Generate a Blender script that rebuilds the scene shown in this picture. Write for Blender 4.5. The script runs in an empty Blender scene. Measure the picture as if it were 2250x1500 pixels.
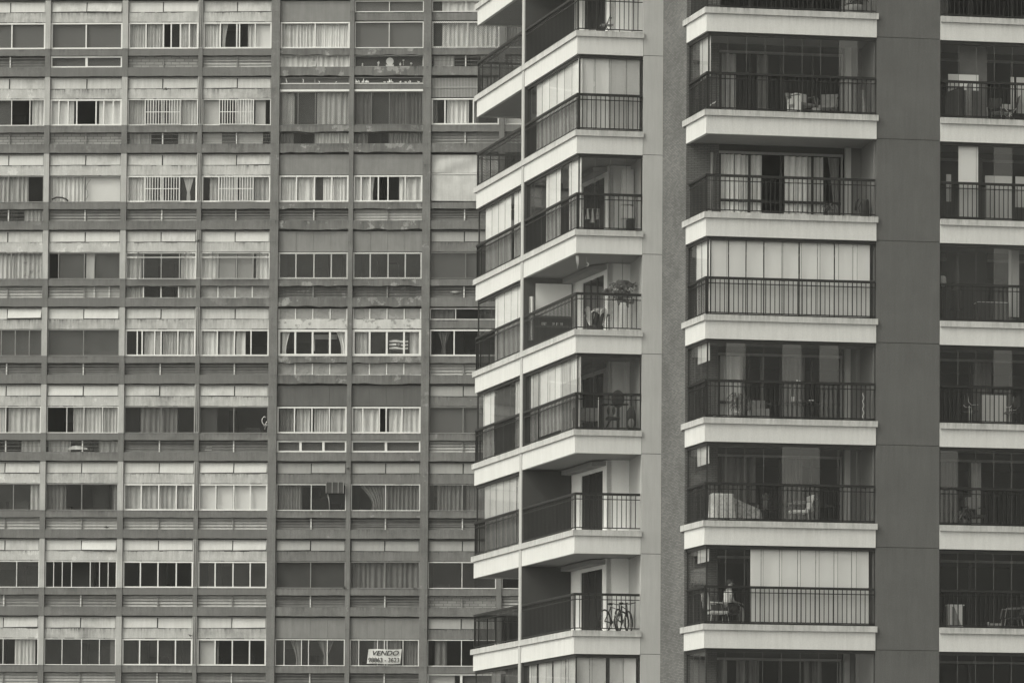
import bpy, math, random
from mathutils import Vector, Matrix
R = math.radians
S = bpy.context.scene
C = S.collection
rnd = random.Random(7)

# ------------------------------------------------------------------ camera
cd = bpy.data.cameras.new("camera"); cam = bpy.data.objects.new("camera", cd); C.objects.link(cam)
cd.lens = 144.0; cd.sensor_width = 36.0; cd.sensor_fit = 'HORIZONTAL'
cd.shift_y = 0.3533; cd.clip_start = 1.0; cd.clip_end = 3000
cam.matrix_world = Matrix.Translation((0, 0, 1.7)) @ Matrix.Rotation(R(90) + math.atan(.045), 4, 'X') @ Matrix.Rotation(.0065, 4, 'Z')
S.camera = cam
# ------------------------------------------------------------------ sky, sun, exposure
SUN_EL, SUN_AZ = 48.0, 238.0          # degrees; azimuth clockwise from +Y (sun stands left and behind the camera)
w = bpy.data.worlds.new("World"); S.world = w; w.use_nodes = True
nt = w.node_tree; bg = nt.nodes['Background']
sky = nt.nodes.new('ShaderNodeTexSky'); sky.sky_type = 'NISHITA'; sky.sun_disc = False
sky.sun_elevation = R(SUN_EL); sky.sun_rotation = R(SUN_AZ); sky.air_density = 1.0; sky.dust_density = 4.0
bw = nt.nodes.new('ShaderNodeRGBToBW'); mul = nt.nodes.new('ShaderNodeMix'); mul.data_type = 'RGBA'; mul.blend_type = 'MULTIPLY'
mul.inputs[0].default_value = 1.0
nt.links.new(sky.outputs[0], bw.inputs[0]); nt.links.new(bw.outputs[0], mul.inputs[6])
mul.inputs[7].default_value = (1.0, .988, .88, 1)      # black-and-white picture with a warm tone
nt.links.new(mul.outputs[2], bg.inputs[0]); bg.inputs[1].default_value = 0.15
sl = bpy.data.lights.new("sun", 'SUN'); sun = bpy.data.objects.new("sun", sl); C.objects.link(sun)
sl.energy = 0.36; sl.angle = R(14); sl.color = (1.0, .99, .87)
d = Vector((math.sin(R(SUN_AZ)) * math.cos(R(SUN_EL)), math.cos(R(SUN_AZ)) * math.cos(R(SUN_EL)), math.sin(R(SUN_EL))))
sun.rotation_euler = d.to_track_quat('Z', 'Y').to_euler(); sun.location = (-30, -30, 60)
S.view_settings.view_transform = 'Standard'; S.view_settings.look = 'None'; S.view_settings.gamma = 1; S.view_settings.exposure = 0.88
S.render.engine = 'CYCLES'
S.cycles.transparent_max_bounces = 16

# ------------------------------------------------------------------ materials
MATS = {}
def mat(name, v, rough=.75, var=.12, scale=3.0, metal=0, streak=0, blotch=0, fine=.06, bump=0, spec=.3, peel=None, drip=None):
    if name in MATS: return MATS[name]
    m = bpy.data.materials.new(name); m.use_nodes = True; t = m.node_tree; b = t.nodes['Principled BSDF']
    b.inputs['Roughness'].default_value = rough; b.inputs['Metallic'].default_value = metal
    b.inputs['Specular IOR Level'].default_value = spec
    tc = t.nodes.new('ShaderNodeTexCoord')
    def noise(sc, det, vec=None, rg=.55):
        n = t.nodes.new('ShaderNodeTexNoise'); n.inputs['Scale'].default_value = sc; n.inputs['Detail'].default_value = det
        n.inputs['Roughness'].default_value = rg
        t.links.new(vec or tc.outputs['Object'], n.inputs['Vector']); return n.outputs['Fac']
    def mr(src, a, b_, c, d_):
        n = t.nodes.new('ShaderNodeMapRange'); t.links.new(src, n.inputs[0])
        for i, x in enumerate((a, b_, c, d_)): n.inputs[i + 1].default_value = x
        return n.outputs[0]
    def mm(a, b_, op='MULTIPLY'):
        n = t.nodes.new('ShaderNodeMath'); n.operation = op
        for i, x in enumerate((a, b_)):
            if isinstance(x, (int, float)): n.inputs[i].default_value = x
            else: t.links.new(x, n.inputs[i])
        return n.outputs[0]
    val = mr(noise(scale, 6), .3, .7, 1 - var, 1 + var)
    if fine: val = mm(val, mr(noise(38, 3), .3, .7, 1 - fine, 1 + fine))
    if streak:
        mp = t.nodes.new('ShaderNodeMapping'); mp.inputs['Scale'].default_value = (7, 7, .55); t.links.new(tc.outputs['Object'], mp.inputs[0])
        val = mm(val, mr(noise(1.3, 6, mp.outputs[0], .7), .36, .62, 1 - streak, 1.04))
    if blotch:
        val = mm(val, mr(noise(1.1, 8, None, .68), .34, .52, 1 - blotch, 1.0))
    if peel:
        pk = mr(noise(peel[1], 7, None, .66), peel[2], peel[2] + .03, 0, 1)
        val = mm(val, mm(mm(pk, peel[0] - 1), 1, 'ADD'))
    if drip:
        # dirt that starts at given edges (heights repeating every storey) and runs downwards in streaks
        sz = t.nodes.new('ShaderNodeSeparateXYZ'); t.links.new(tc.outputs['Object'], sz.inputs[0])
        mp = t.nodes.new('ShaderNodeMapping'); mp.inputs['Scale'].default_value = (11, 11, .4); t.links.new(tc.outputs['Object'], mp.inputs[0])
        sn = mr(noise(1.0, 5, mp.outputs[0], .75), .44, .66, 0, 1); big = mr(noise(.9, 3), .38, .6, .15, 1)
        for (zt_, pitch, ln, st) in drip:
            a_ = mm(mm(zt_, sz.outputs[2], 'SUBTRACT'), pitch, 'MODULO'); a_ = mr(a_, 0, ln, 1, 0)
            a_ = mm(mm(a_, a_), mm(sn, .85, 'MULTIPLY')); a_ = mm(mm(a_, big), -st)
            val = mm(val, mm(a_, 1, 'ADD'))
    val = mm(val, v)
    cc = t.nodes.new('ShaderNodeCombineColor')
    for i in range(3): t.links.new(val, cc.inputs[i])
    t.links.new(cc.outputs[0], b.inputs['Base Color'])
    if bump:
        bp = t.nodes.new('ShaderNodeBump'); bp.inputs['Strength'].default_value = bump; bp.inputs['Distance'].default_value = .01
        t.links.new(noise(60, 4), bp.inputs['Height']); t.links.new(bp.outputs[0], b.inputs['Normal'])
    MATS[name] = m; return m
HB, HT = 35.43 + 2.943 * 4, 27.0 + 2.955 * 4
def brickmat(name, c1, c2, mortar, bw_, bh, ms=.006, axis='x'):
    m = bpy.data.materials.new(name); m.use_nodes = True; t = m.node_tree; b = t.nodes['Principled BSDF']; b.inputs['Roughness'].default_value = .85
    tc = t.nodes.new('ShaderNodeTexCoord'); sp = t.nodes.new('ShaderNodeSeparateXYZ'); t.links.new(tc.outputs['Object'], sp.inputs[0])
    cb = t.nodes.new('ShaderNodeCombineXYZ')
    t.links.new(sp.outputs[0 if axis == 'x' else 1], cb.inputs[0]); t.links.new(sp.outputs[2], cb.inputs[1])
    br = t.nodes.new('ShaderNodeTexBrick'); t.links.new(cb.outputs[0], br.inputs['Vector'])
    br.inputs['Scale'].default_value = 1; br.inputs['Brick Width'].default_value = bw_; br.inputs['Row Height'].default_value = bh
    br.inputs['Mortar Size'].default_value = ms; br.inputs['Color1'].default_value = (c1,) * 3 + (1,); br.inputs['Color2'].default_value = (c2,) * 3 + (1,)
    br.inputs['Mortar'].default_value = (mortar,) * 3 + (1,); br.inputs['Bias'].default_value = 0
    n = t.nodes.new('ShaderNodeTexNoise'); n.inputs['Scale'].default_value = .8; n.inputs['Detail'].default_value = 8
    t.links.new(tc.outputs['Object'], n.inputs['Vector'])
    mr = t.nodes.new('ShaderNodeMapRange'); t.links.new(n.outputs[0], mr.inputs[0])
    for i, x in enumerate((.3, .7, .78, 1.15)): mr.inputs[i + 1].default_value = x
    mx = t.nodes.new('ShaderNodeMix'); mx.data_type = 'RGBA'; mx.blend_type = 'MULTIPLY'; mx.inputs[0].default_value = 1
    t.links.new(br.outputs[0], mx.inputs[6]); t.links.new(mr.outputs[0], mx.inputs[7]); t.links.new(mx.outputs[2], b.inputs['Base Color'])
    bp = t.nodes.new('ShaderNodeBump'); bp.inputs['Strength'].default_value = .15; bp.inputs['Distance'].default_value = .004
    t.links.new(br.outputs[0], bp.inputs['Height']); t.links.new(bp.outputs[0], b.inputs['Normal'])
    MATS[name] = m; return m
def glassmat(name, refl=1.0, dust_veil=.03, dv=.5, tint=.9):
    m = bpy.data.materials.new(name); m.use_nodes = True; t = m.node_tree; t.nodes.clear()
    o = t.nodes.new('ShaderNodeOutputMaterial'); tr = t.nodes.new('ShaderNodeBsdfTransparent'); tr.inputs[0].default_value = (tint,) * 3 + (1,)
    gl = t.nodes.new('ShaderNodeBsdfGlossy'); gl.inputs['Roughness'].default_value = .03; df = t.nodes.new('ShaderNodeBsdfDiffuse'); df.inputs[0].default_value = (dv,) * 3 + (1,)
    fr = t.nodes.new('ShaderNodeLayerWeight'); pw = t.nodes.new('ShaderNodeMath'); pw.operation = 'POWER'; pw.inputs[1].default_value = 5; t.links.new(fr.outputs['Facing'], pw.inputs[0])
    mu = t.nodes.new('ShaderNodeMath'); mu.operation = 'MULTIPLY_ADD'; mu.inputs[1].default_value = .9; mu.inputs[2].default_value = .045 * refl; t.links.new(pw.outputs[0], mu.inputs[0])
    a = t.nodes.new('ShaderNodeMixShader'); t.links.new(mu.outputs[0], a.inputs[0]); t.links.new(tr.outputs[0], a.inputs[1]); t.links.new(gl.outputs[0], a.inputs[2])
    b = t.nodes.new('ShaderNodeMixShader'); t.links.new(a.outputs[0], b.inputs[1]); t.links.new(df.outputs[0], b.inputs[2])
    tc = t.nodes.new('ShaderNodeTexCoord'); n = t.nodes.new('ShaderNodeTexNoise'); n.inputs['Scale'].default_value = 1.7; n.inputs['Detail'].default_value = 6
    t.links.new(tc.outputs['Object'], n.inputs[0]); mr = t.nodes.new('ShaderNodeMapRange'); t.links.new(n.outputs[0], mr.inputs[0])
    for i, x in enumerate((.35, .65, dust_veil * .5, dust_veil * 1.5)): mr.inputs[i + 1].default_value = x  # dusty film doubling as a pale veil that lifts the blacks
    t.links.new(mr.outputs[0], b.inputs[0]); t.links.new(b.outputs[0], o.inputs[0]); MATS[name] = m; return m

PL = mat('painted_concrete_light', .44, fine=.13, drip=[(HB - .02, 2.943, .9, .35)], var=.08, streak=.14, blotch=.12, scale=1.5, bump=.3)
PLc = mat('lintel_light', .51, fine=.13, drip=[(HB - .435, 2.943, .30, 1.1)], var=.08, streak=.16, blotch=.20, scale=2, bump=.3)
PD = mat('painted_concrete_dark', .165, fine=.15, drip=[(HB - 2.56, 2.943, .3, .6), (HB - 1.86, 2.943, .22, .8)], var=.12, streak=.15, blotch=.16, scale=1.2, bump=.3)
PM = mat('painted_concrete_mid', .178, fine=.15, drip=[(HB - 2.56, 2.943, .3, .8), (HB - 1.86, 2.943, .22, .9), (HB - .43, 2.943, .3, .9)], var=.12, streak=.18, blotch=.18, scale=1.4, bump=.3, peel=(1.5, 1.6, .64))
PP = mat('peeling_plaster', .165, drip=[(HB - 2.56, 2.943, .3, .9), (HB - 1.86, 2.943, .22, .9)], var=.15, streak=.3, blotch=.2, scale=1.4, bump=.4, peel=(1.9, 1.9, .56))
MOT = mat('mottled_plaster', .58, var=.1, streak=.12, blotch=.1, scale=3, peel=(.55, 4.5, .56))
VP = mat('vent_panel_paint', .60, var=.05, streak=.05, scale=1.2, blotch=.06)
PLc2 = mat('lintel_worn', .47, fine=.14, drip=[(HB - .435, 2.943, .34, 1.3)], var=.14, streak=.2, blotch=.35, scale=3, bump=.3)
PLc3 = mat('lintel_patched', .50, fine=.14, drip=[(HB - .435, 2.943, .2, 1.0)], var=.08, streak=.1, blotch=.15, scale=1.2, bump=.3, peel=(1.22, 2.2, .58))
VP2 = mat('vent_panel_stained', .54, drip=[(HB - .05, 2.943, .4, .35)], var=.10, streak=.10, scale=2.6, blotch=.22)
VP3 = mat('vent_panel_faded', .54, var=.05, streak=.12, scale=.9, blotch=.1)
PD2 = mat('beam_patched', .175, drip=[(HB - 2.56, 2.943, .3, .9), (HB - 1.86, 2.943, .22, 1.0)], var=.2, streak=.18, blotch=.25, scale=1.8, bump=.3, peel=(1.3, 1.4, .60))
PD3 = mat('beam_repainted', .155, drip=[(HB - 2.56, 2.943, .3, .4)], var=.06, streak=.1, blotch=.08, scale=.7, bump=.3)
VPm = mat('vent_panel_dull', .33, var=.06, streak=.07, scale=2.2)
PAN = mat('cement_board', .22, var=.08, streak=.10, scale=1.6, blotch=.08)
PAND = mat('cement_board_dark', .11, var=.10, streak=.12, scale=1.6)
ALW = mat('white_aluminium', .74, rough=.5, var=.05)
ALG = mat('grey_aluminium', .24, rough=.55, var=.1)
JNT = mat('dark_joint', .03)
RUST = mat('rusty_rod', .12, var=.2)
CUR = {'c': mat('curtain_pale', .78, var=.06, fine=.03), 'm': mat('curtain_grey', .50, var=.10, fine=.03), 'x': mat('curtain_dim', .16, var=.14),
       'b': mat('blind_white', .74, var=.03, fine=.02, scale=1), 'h': mat('blind_grey', .52, var=.05, scale=1), 'g': mat('film_reflection_grey', .11, var=.05, scale=1),  # g: tints panes and paints the grey of reflecting ones
       'd': mat('painted_dark_panel', .05, var=.3, scale=.8), 'f': mat('floral_cloth', .42, var=.1, peel=(.62, 7, .55)), 'W': mat('blind_bright', .80, var=.02, scale=1)}  # d: dark sheet painting the darkness of empty rooms behind glass
for k_, base in (('c', .78), ('m', .50), ('x', .17)):
    CUR[k_ + '1'] = mat('curtain_%s_warm' % {'c': 'cream', 'm': 'taupe', 'x': 'brown'}[k_], base * .86, var=.10, streak=.12); CUR[k_ + '2'] = mat('curtain_%s_cloth' % {'c': 'white', 'm': 'linen', 'x': 'navy'}[k_], base * 1.08 if k_ != 'c' else .72, var=.06, streak=.08)
SL_L = mat('slat_light', .52, var=.08, streak=.1); SL_M = mat('slat_mid', .30, var=.15, streak=.1); SL_D = mat('slat_dark', .15, rough=.45, var=.2)
BRK = brickmat('brick_infill', .30, .40, .16, .33, .11, .012)
BRKD = brickmat('brick_infill_dark', .17, .26, .07, .33, .11, .012)
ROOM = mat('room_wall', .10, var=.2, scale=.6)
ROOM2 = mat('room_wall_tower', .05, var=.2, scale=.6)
GL = glassmat('window_glass', .35, .010); GLS = [GL, glassmat('window_glass_dust_veil', .6, .03), glassmat('window_glass_clean', .15, .004)]
GLF = glassmat('frosted_glass', .8, .55, .34)
GLT = glassmat('balcony_glass', .4, .006); GLR = glassmat('balcony_glass_glossy', 2.2, .004)
# tower
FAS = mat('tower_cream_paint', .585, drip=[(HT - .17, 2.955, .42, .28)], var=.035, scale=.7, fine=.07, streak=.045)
CAP = mat('ledge_stone', .485, drip=[(HT, 2.955, .3, .65)], var=.09, streak=.16, scale=2, fine=.08)
COL = mat('tower_column_paint', .42, streak=.05, drip=[(HT - .68, 2.955, 1.2, .15)], var=.05, scale=.8, fine=.05, bump=.2)
DKW = mat('tower_dark_paint', .102, streak=.07, blotch=.08, drip=[(HT - .68, 2.955, 1.4, .22)], var=.07, scale=.8, fine=.2, bump=.3)
TBR = brickmat('tower_brick_side', .10, .17, .065, .17, .046, .007, 'y'); TBF = brickmat('tower_brick_front', .09, .12, .04, .19, .052, .007, 'x')
MET = mat('dark_metal', .014, rough=.5, var=.1, spec=.25)
FRM = mat('dark_frame', .022, rough=.5, var=.1)
WAL = mat('balcony_wall_white', .78, var=.03, scale=1)
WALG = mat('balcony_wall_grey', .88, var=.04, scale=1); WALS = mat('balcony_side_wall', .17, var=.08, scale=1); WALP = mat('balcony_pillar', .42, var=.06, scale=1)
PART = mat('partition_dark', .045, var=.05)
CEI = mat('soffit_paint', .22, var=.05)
FLR = mat('balcony_floor', .6, var=.1)
NETM = mat('net_cord', .10)
WHT = mat('white_plastic', .72, rough=.5, var=.04); BLK = mat('black_rubber', .02, rough=.6); DKF = mat('dark_fabric', .045, rough=.9, var=.2)
GRY = mat('grey_fabric', .25, var=.15, scale=9); PAT = mat('patterned_cloth', .34, var=.2, scale=9, peel=(.6, 14, .52)); CLW = mat('white_cloth', .66, var=.08)
LEAF = mat('leaf', .07, rough=.5, var=.4, scale=9); LEAFL = mat('leaf_pale', .2, rough=.5, var=.3, scale=9); SKN = mat('skin', .33, var=.06); HAIR = mat('hair', .05); WOOD = mat('wood', .14, var=.2)
CHR = mat('bright_metal', .55, rough=.3, metal=.6); CARD = mat('cardboard', .33); POT = mat('pot', .16)
PAPER = mat('banner_cloth', .66, var=.08, streak=.08); INK = mat('ink', .02)

# ------------------------------------------------------------------ mesh helpers
class MB:
    def __init__(s): s.v = []; s.f = []; s.m = []; s.mats = []; s.sm = []
    def mi(s, m):
        if m not in s.mats: s.mats.append(m)
        return s.mats.index(m)
    def add(s, vs, fs, m, smooth=False):
        o = len(s.v); i = s.mi(m); s.v += [tuple(v) for v in vs]
        for f in fs: s.f.append([o + k for k in f]); s.m.append(i); s.sm.append(smooth)
    def box(s, x0, x1, y0, y1, z0, z1, m):
        x0, x1 = sorted((x0, x1)); y0, y1 = sorted((y0, y1)); z0, z1 = sorted((z0, z1))
        s.add([(x0, y0, z0), (x1, y0, z0), (x1, y1, z0), (x0, y1, z0), (x0, y0, z1), (x1, y0, z1), (x1, y1, z1), (x0, y1, z1)],
              [(0, 3, 2, 1), (4, 5, 6, 7), (0, 1, 5, 4), (1, 2, 6, 5), (2, 3, 7, 6), (3, 0, 4, 7)], m)
        return s
    def prism(s, poly, z0, z1, m):
        n = len(poly); a = sum(poly[i][0] * poly[(i + 1) % n][1] - poly[(i + 1) % n][0] * poly[i][1] for i in range(n))
        if a < 0: poly = poly[::-1]
        s.add([(p[0], p[1], z0) for p in poly] + [(p[0], p[1], z1) for p in poly],
              [tuple(range(n))[::-1], tuple(range(n, 2 * n))] + [(i, (i + 1) % n, n + (i + 1) % n, n + i) for i in range(n)], m); return s
    def tube(s, pts, r, m, n=6, closed=False):
        pts = [Vector(p) for p in pts]; k = len(pts); vs = []; rr = r if isinstance(r, (list, tuple)) else [r] * k
        for i, p in enumerate(pts):
            if closed: t = pts[(i + 1) % k] - pts[i - 1]
            else: t = pts[min(i + 1, k - 1)] - pts[max(i - 1, 0)]
            t.normalize(); a = Vector((0, 0, 1)) if abs(t.z) < .9 else Vector((1, 0, 0)); u = t.cross(a).normalized(); w_ = t.cross(u)
            for j in range(n):
                q = 2 * math.pi * (j + .5) / n; vs.append(p + (u * math.cos(q) + w_ * math.sin(q)) * rr[i])
        fs = []
        for i in range(k if closed else k - 1):
            a, b = i * n, ((i + 1) % k) * n
            for j in range(n): fs.append((a + j, a + (j + 1) % n, b + (j + 1) % n, b + j))
        if not closed: fs += [tuple(range(n))[::-1], tuple(range((k - 1) * n, k * n))]
        s.add(vs, fs, m, n > 4); return s
    def lathe(s, prof, c, m, n=14):
        vs = []; fs = []; k = len(prof)
        for r, z in prof:
            for j in range(n): a = 2 * math.pi * j / n; vs.append((c[0] + r * math.cos(a), c[1] + r * math.sin(a), c[2] + z))
        for i in range(k - 1):
            for j in range(n): fs.append((i * n + j, i * n + (j + 1) % n, (i + 1) * n + (j + 1) % n, (i + 1) * n + j))
        fs += [tuple(range(n))[::-1], tuple(range((k - 1) * n, k * n))]; s.add(vs, fs, m, True); return s
    def sheet(s, P, nu, nv, m, th=0.0, smooth=True):
        """surface from P(u,v) with optional thickness along +y"""
        g = [[Vector(P(i / nu, j / nv)) for j in range(nv + 1)] for i in range(nu + 1)]; vs = [p for r_ in g for p in r_]
        q = [(i * (nv + 1) + j, (i + 1) * (nv + 1) + j, (i + 1) * (nv + 1) + j + 1, i * (nv + 1) + j + 1) for i in range(nu) for j in range(nv)]
        s.add(vs, q, m, smooth)
        if th: s.add([v + Vector((0, th, 0)) for v in vs], [f[::-1] for f in q], m, smooth)
        return s
    def ball(s, c, r, m, n=10, sq=(1, 1, 1), jit=0):
        prof = []; vs = []; fs = []; k = max(4, n // 2 + 1)
        for i in range(k + 1):
            ph = math.pi * i / k
            for j in range(n):
                a = 2 * math.pi * j / n; q = 1 + (rnd.uniform(-jit, jit) if jit else 0)
                vs.append((c[0] + r * sq[0] * math.sin(ph) * math.cos(a) * q, c[1] + r * sq[1] * math.sin(ph) * math.sin(a) * q, c[2] + r * sq[2] * math.cos(ph) * q))
        for i in range(k):
            for j in range(n): fs.append((i * n + j, (i + 1) * n + j, (i + 1) * n + (j + 1) % n, i * n + (j + 1) % n))
        s.add(vs, fs, m, True); return s
    def build(s, name, parent=None, bevel=0):
        me = bpy.data.meshes.new(name); me.from_pydata(s.v, [], s.f)
        for m in s.mats: me.materials.append(m)
        me.polygons.foreach_set('material_index', s.m); me.polygons.foreach_set('use_smooth', s.sm); me.update()
        o = bpy.data.objects.new(name, me); C.objects.link(o)
        if parent is not None: o.parent = parent
        if bevel:
            b = o.modifiers.new('bevel', 'BEVEL'); b.width = bevel; b.segments = 2; b.limit_method = 'ANGLE'
        return o
def tag(o, label=None, cat=None, group=None, kind=None):
    if label: o['label'] = label
    if cat: o['category'] = cat
    if group: o['group'] = group
    if kind: o['kind'] = kind
    return o
BO, BA = (-10.041, 155.0, 0.0), R(-2.8)
TO, TA = (1.807, 120.0, 0.0), R(8.5)
def empty(name, label, cat, O, A, loc=(0, 0, 0), rz=0, group=None):
    o = bpy.data.objects.new(name, None); C.objects.link(o); o.empty_display_size = .3
    p = Matrix.Translation(O) @ Matrix.Rotation(A, 4, 'Z') @ Vector(loc)
    o.location = p; o.rotation_euler = (0, 0, A + rz)
    return tag(o, label, cat, group)

# ------------------------------------------------------------------ ground
g = MB(); g.add([(-900, -300, 0), (900, -300, 0), (900, 1500, 0), (-900, 1500, 0)], [(0, 1, 2, 3)], mat('ground_asphalt', .12, var=.2, scale=.3))
tag(g.build('ground'), kind='structure')

# ================================================================== WEATHERED APARTMENT BLOCK
block = empty('apartment_block', 'long weathered concrete apartment block with many rows of small windows and stained beams', 'apartment building', BO, BA)
PS = [-13.70, -10.78, -7.86, -4.89, -2.00, .886, 3.80, 6.68, 9.53, 12.40]         # pier centres; bay b lies between PS[b+1] and PS[b+2]
PW = [.20, .20, .20, .21, .16, .32, .17, .30, .20, .30]
FP = 2.943
def zt(n): return 35.43 - FP * n
N0, N1 = -1, 9
X0, X1 = PS[0], PS[-1]
# piers
for i, (x, wd) in enumerate(zip(PS, PW)):
    m = MB(); h = wd / 2; yf = -.195 if wd > .25 else -.160
    for n in range(N0, N1 + 1):
        z = zt(n); lt = PL if i <= 4 else PM; dk = PD if i <= 4 else PM
        m.box(x - h, x + h, yf, .30, z - 1.84, z - .0, lt)
        m.box(x - h - .004, x + h + .004, yf - .003, .30, z - FP, z - 1.84, dk)
        if i == 4: m.tube([(x - .05, yf - .02, z - 1.8), (x - .05, yf - .02, z)], .018, ALG, 5); m.tube([(x + .03, yf - .02, z - 1.8), (x + .03, yf - .02, z)], .012, RUST, 5)
    m.build('pier', block)
for n in range(N0, N1 + 1):
    z = zt(n)
    m = MB(); k = 60
    def beam(m, za, zb, yf, ma, jit=.006):
        # beam whose lower and upper edges wander a little, one stretch per bay
        for b in range(len(PS) - 1):
            xa, xb = PS[b] + .02, PS[b + 1] - .02 if b < len(PS) - 2 else PS[b + 1]
            mm_ = rnd.choice((ma, ma, PD2, PD3)) if b < 5 else (PP if (ma is PD and b in (5, 6) and n in (0, 1, 2, 3, 4)) else PM)
            N = 10; ja = [rnd.uniform(-jit, jit) for _ in range(N + 1)]; jb = [rnd.uniform(-jit, jit) * 1.6 for _ in range(N + 1)]
            if mm_ is PP: jb = [q * 3 for q in jb]
            vs = []; fs = []
            for q in range(N + 1):
                x = xa + (xb - xa) * q / N
                vs += [(x, yf, za + ja[q]), (x, yf, zb + jb[q]), (x, .3, za + ja[q]), (x, .3, zb + jb[q])]
            for q in range(N):
                a, c = q * 4, (q + 1) * 4
                fs += [(a, a + 1, c + 1, c), (a + 2, c + 2, c + 3, a + 3), (a, c, c + 2, a + 2), (a + 1, a + 3, c + 3, c + 1)]
            fs += [(0, 2, 3, 1), (N * 4, N * 4 + 1, N * 4 + 3, N * 4 + 2)]
            m.add(vs, fs, mm_)
    beam(m, z - 2.565, z - 2.90, -.150, PD); m.build('slab_beam', block)
    m = MB(); beam(m, z - 1.865, z - 2.11, -.130, PD); m.build('sill_beam', block)
# interior: floors, party walls, back wall (one mesh, dark rooms)
m = MB()
for n in range(N0, N1 + 2):
    z = zt(n) + FP - 2.70 if n <= N1 else zt(N1) - 2.70
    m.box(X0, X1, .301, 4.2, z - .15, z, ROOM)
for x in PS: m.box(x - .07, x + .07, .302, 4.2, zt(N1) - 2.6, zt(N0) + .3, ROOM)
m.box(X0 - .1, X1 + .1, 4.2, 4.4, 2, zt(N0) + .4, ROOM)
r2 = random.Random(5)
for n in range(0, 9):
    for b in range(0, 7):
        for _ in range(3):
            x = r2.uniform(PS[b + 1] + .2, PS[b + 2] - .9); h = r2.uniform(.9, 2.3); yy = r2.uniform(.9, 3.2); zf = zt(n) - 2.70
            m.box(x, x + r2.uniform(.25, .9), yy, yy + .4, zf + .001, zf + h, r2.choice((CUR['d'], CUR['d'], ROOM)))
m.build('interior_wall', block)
m = MB(); m.box(X0 - .4, X1 + .6, -.1, 4.5, 0, zt(N1) - FP - .01, PD); m.box(X0 - .4, X1 + .6, -.1, 4.5, zt(N0) + .02, zt(N0) + 1.2, PL)
m.box(X0 - .4, X0 - .11, -.1, 4.5, zt(N1) - FP - .01, zt(N0) + .02, PD); m.box(X1 + .2, X1 + .6, -.1, 4.5, zt(N1) - FP - .01, zt(N0) + .02, PD)
m.build('wall', block)

def curtain(xa, xb, za, zb, tone, parent, y=.10, amp=.032, shape='', name='curtain', r=None):
    r = r or rnd; ph = r.uniform(0, 6); wl = r.uniform(.09, .24); sagc = r.uniform(0, .03); tone = tone + r.choice(('', '1', '2')) if tone in 'cmx' else tone; ph2 = r.uniform(0, 6); L = xb - xa; nu = max(6, int(L / .028)); nv = 5 if shape else 3
    H = zb - za
    def P(u, v):
        z = zb - H * v; x = xa + L * u
        if shape == 'L': s_ = 1 - .55 * math.sin(min(1, v * 1.15) * math.pi / 2) + (.25 * max(0, v - .75)); x = xa + L * u * s_
        if shape == 'R': s_ = 1 - .55 * math.sin(min(1, v * 1.15) * math.pi / 2) + (.25 * max(0, v - .75)); x = xb - L * (1 - u) * s_
        if shape == 'K':
            s_ = max(.16, 1 - 1.25 * v) if v < .72 else .34; x = (xa + xb) / 2 + (x - (xa + xb) / 2) * s_
        yy = y + amp * math.sin(ph + L * u * 6.283 / wl + .8 * math.sin(ph2 + L * u * 9)) + amp * .5 * math.sin(ph2 + L * u * 6.283 / (wl * 2.7) + v * .8)
        return (x, yy, z - sagc * (1 - v) * math.sin(3.14 * u) * .5)
    m = MB(); m.sheet(P, nu, nv, CUR[tone]); return m.build(name, parent)
def flat(xa, xb, za, zb, tone, parent, y=.09, name='blind_or_tone'):  # also draws sheets that paint dark rooms and grey reflections
    m = MB(); m.box(xa, xb, y, y + .008, za, zb, CUR[tone]); return m.build(name, parent)

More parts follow.
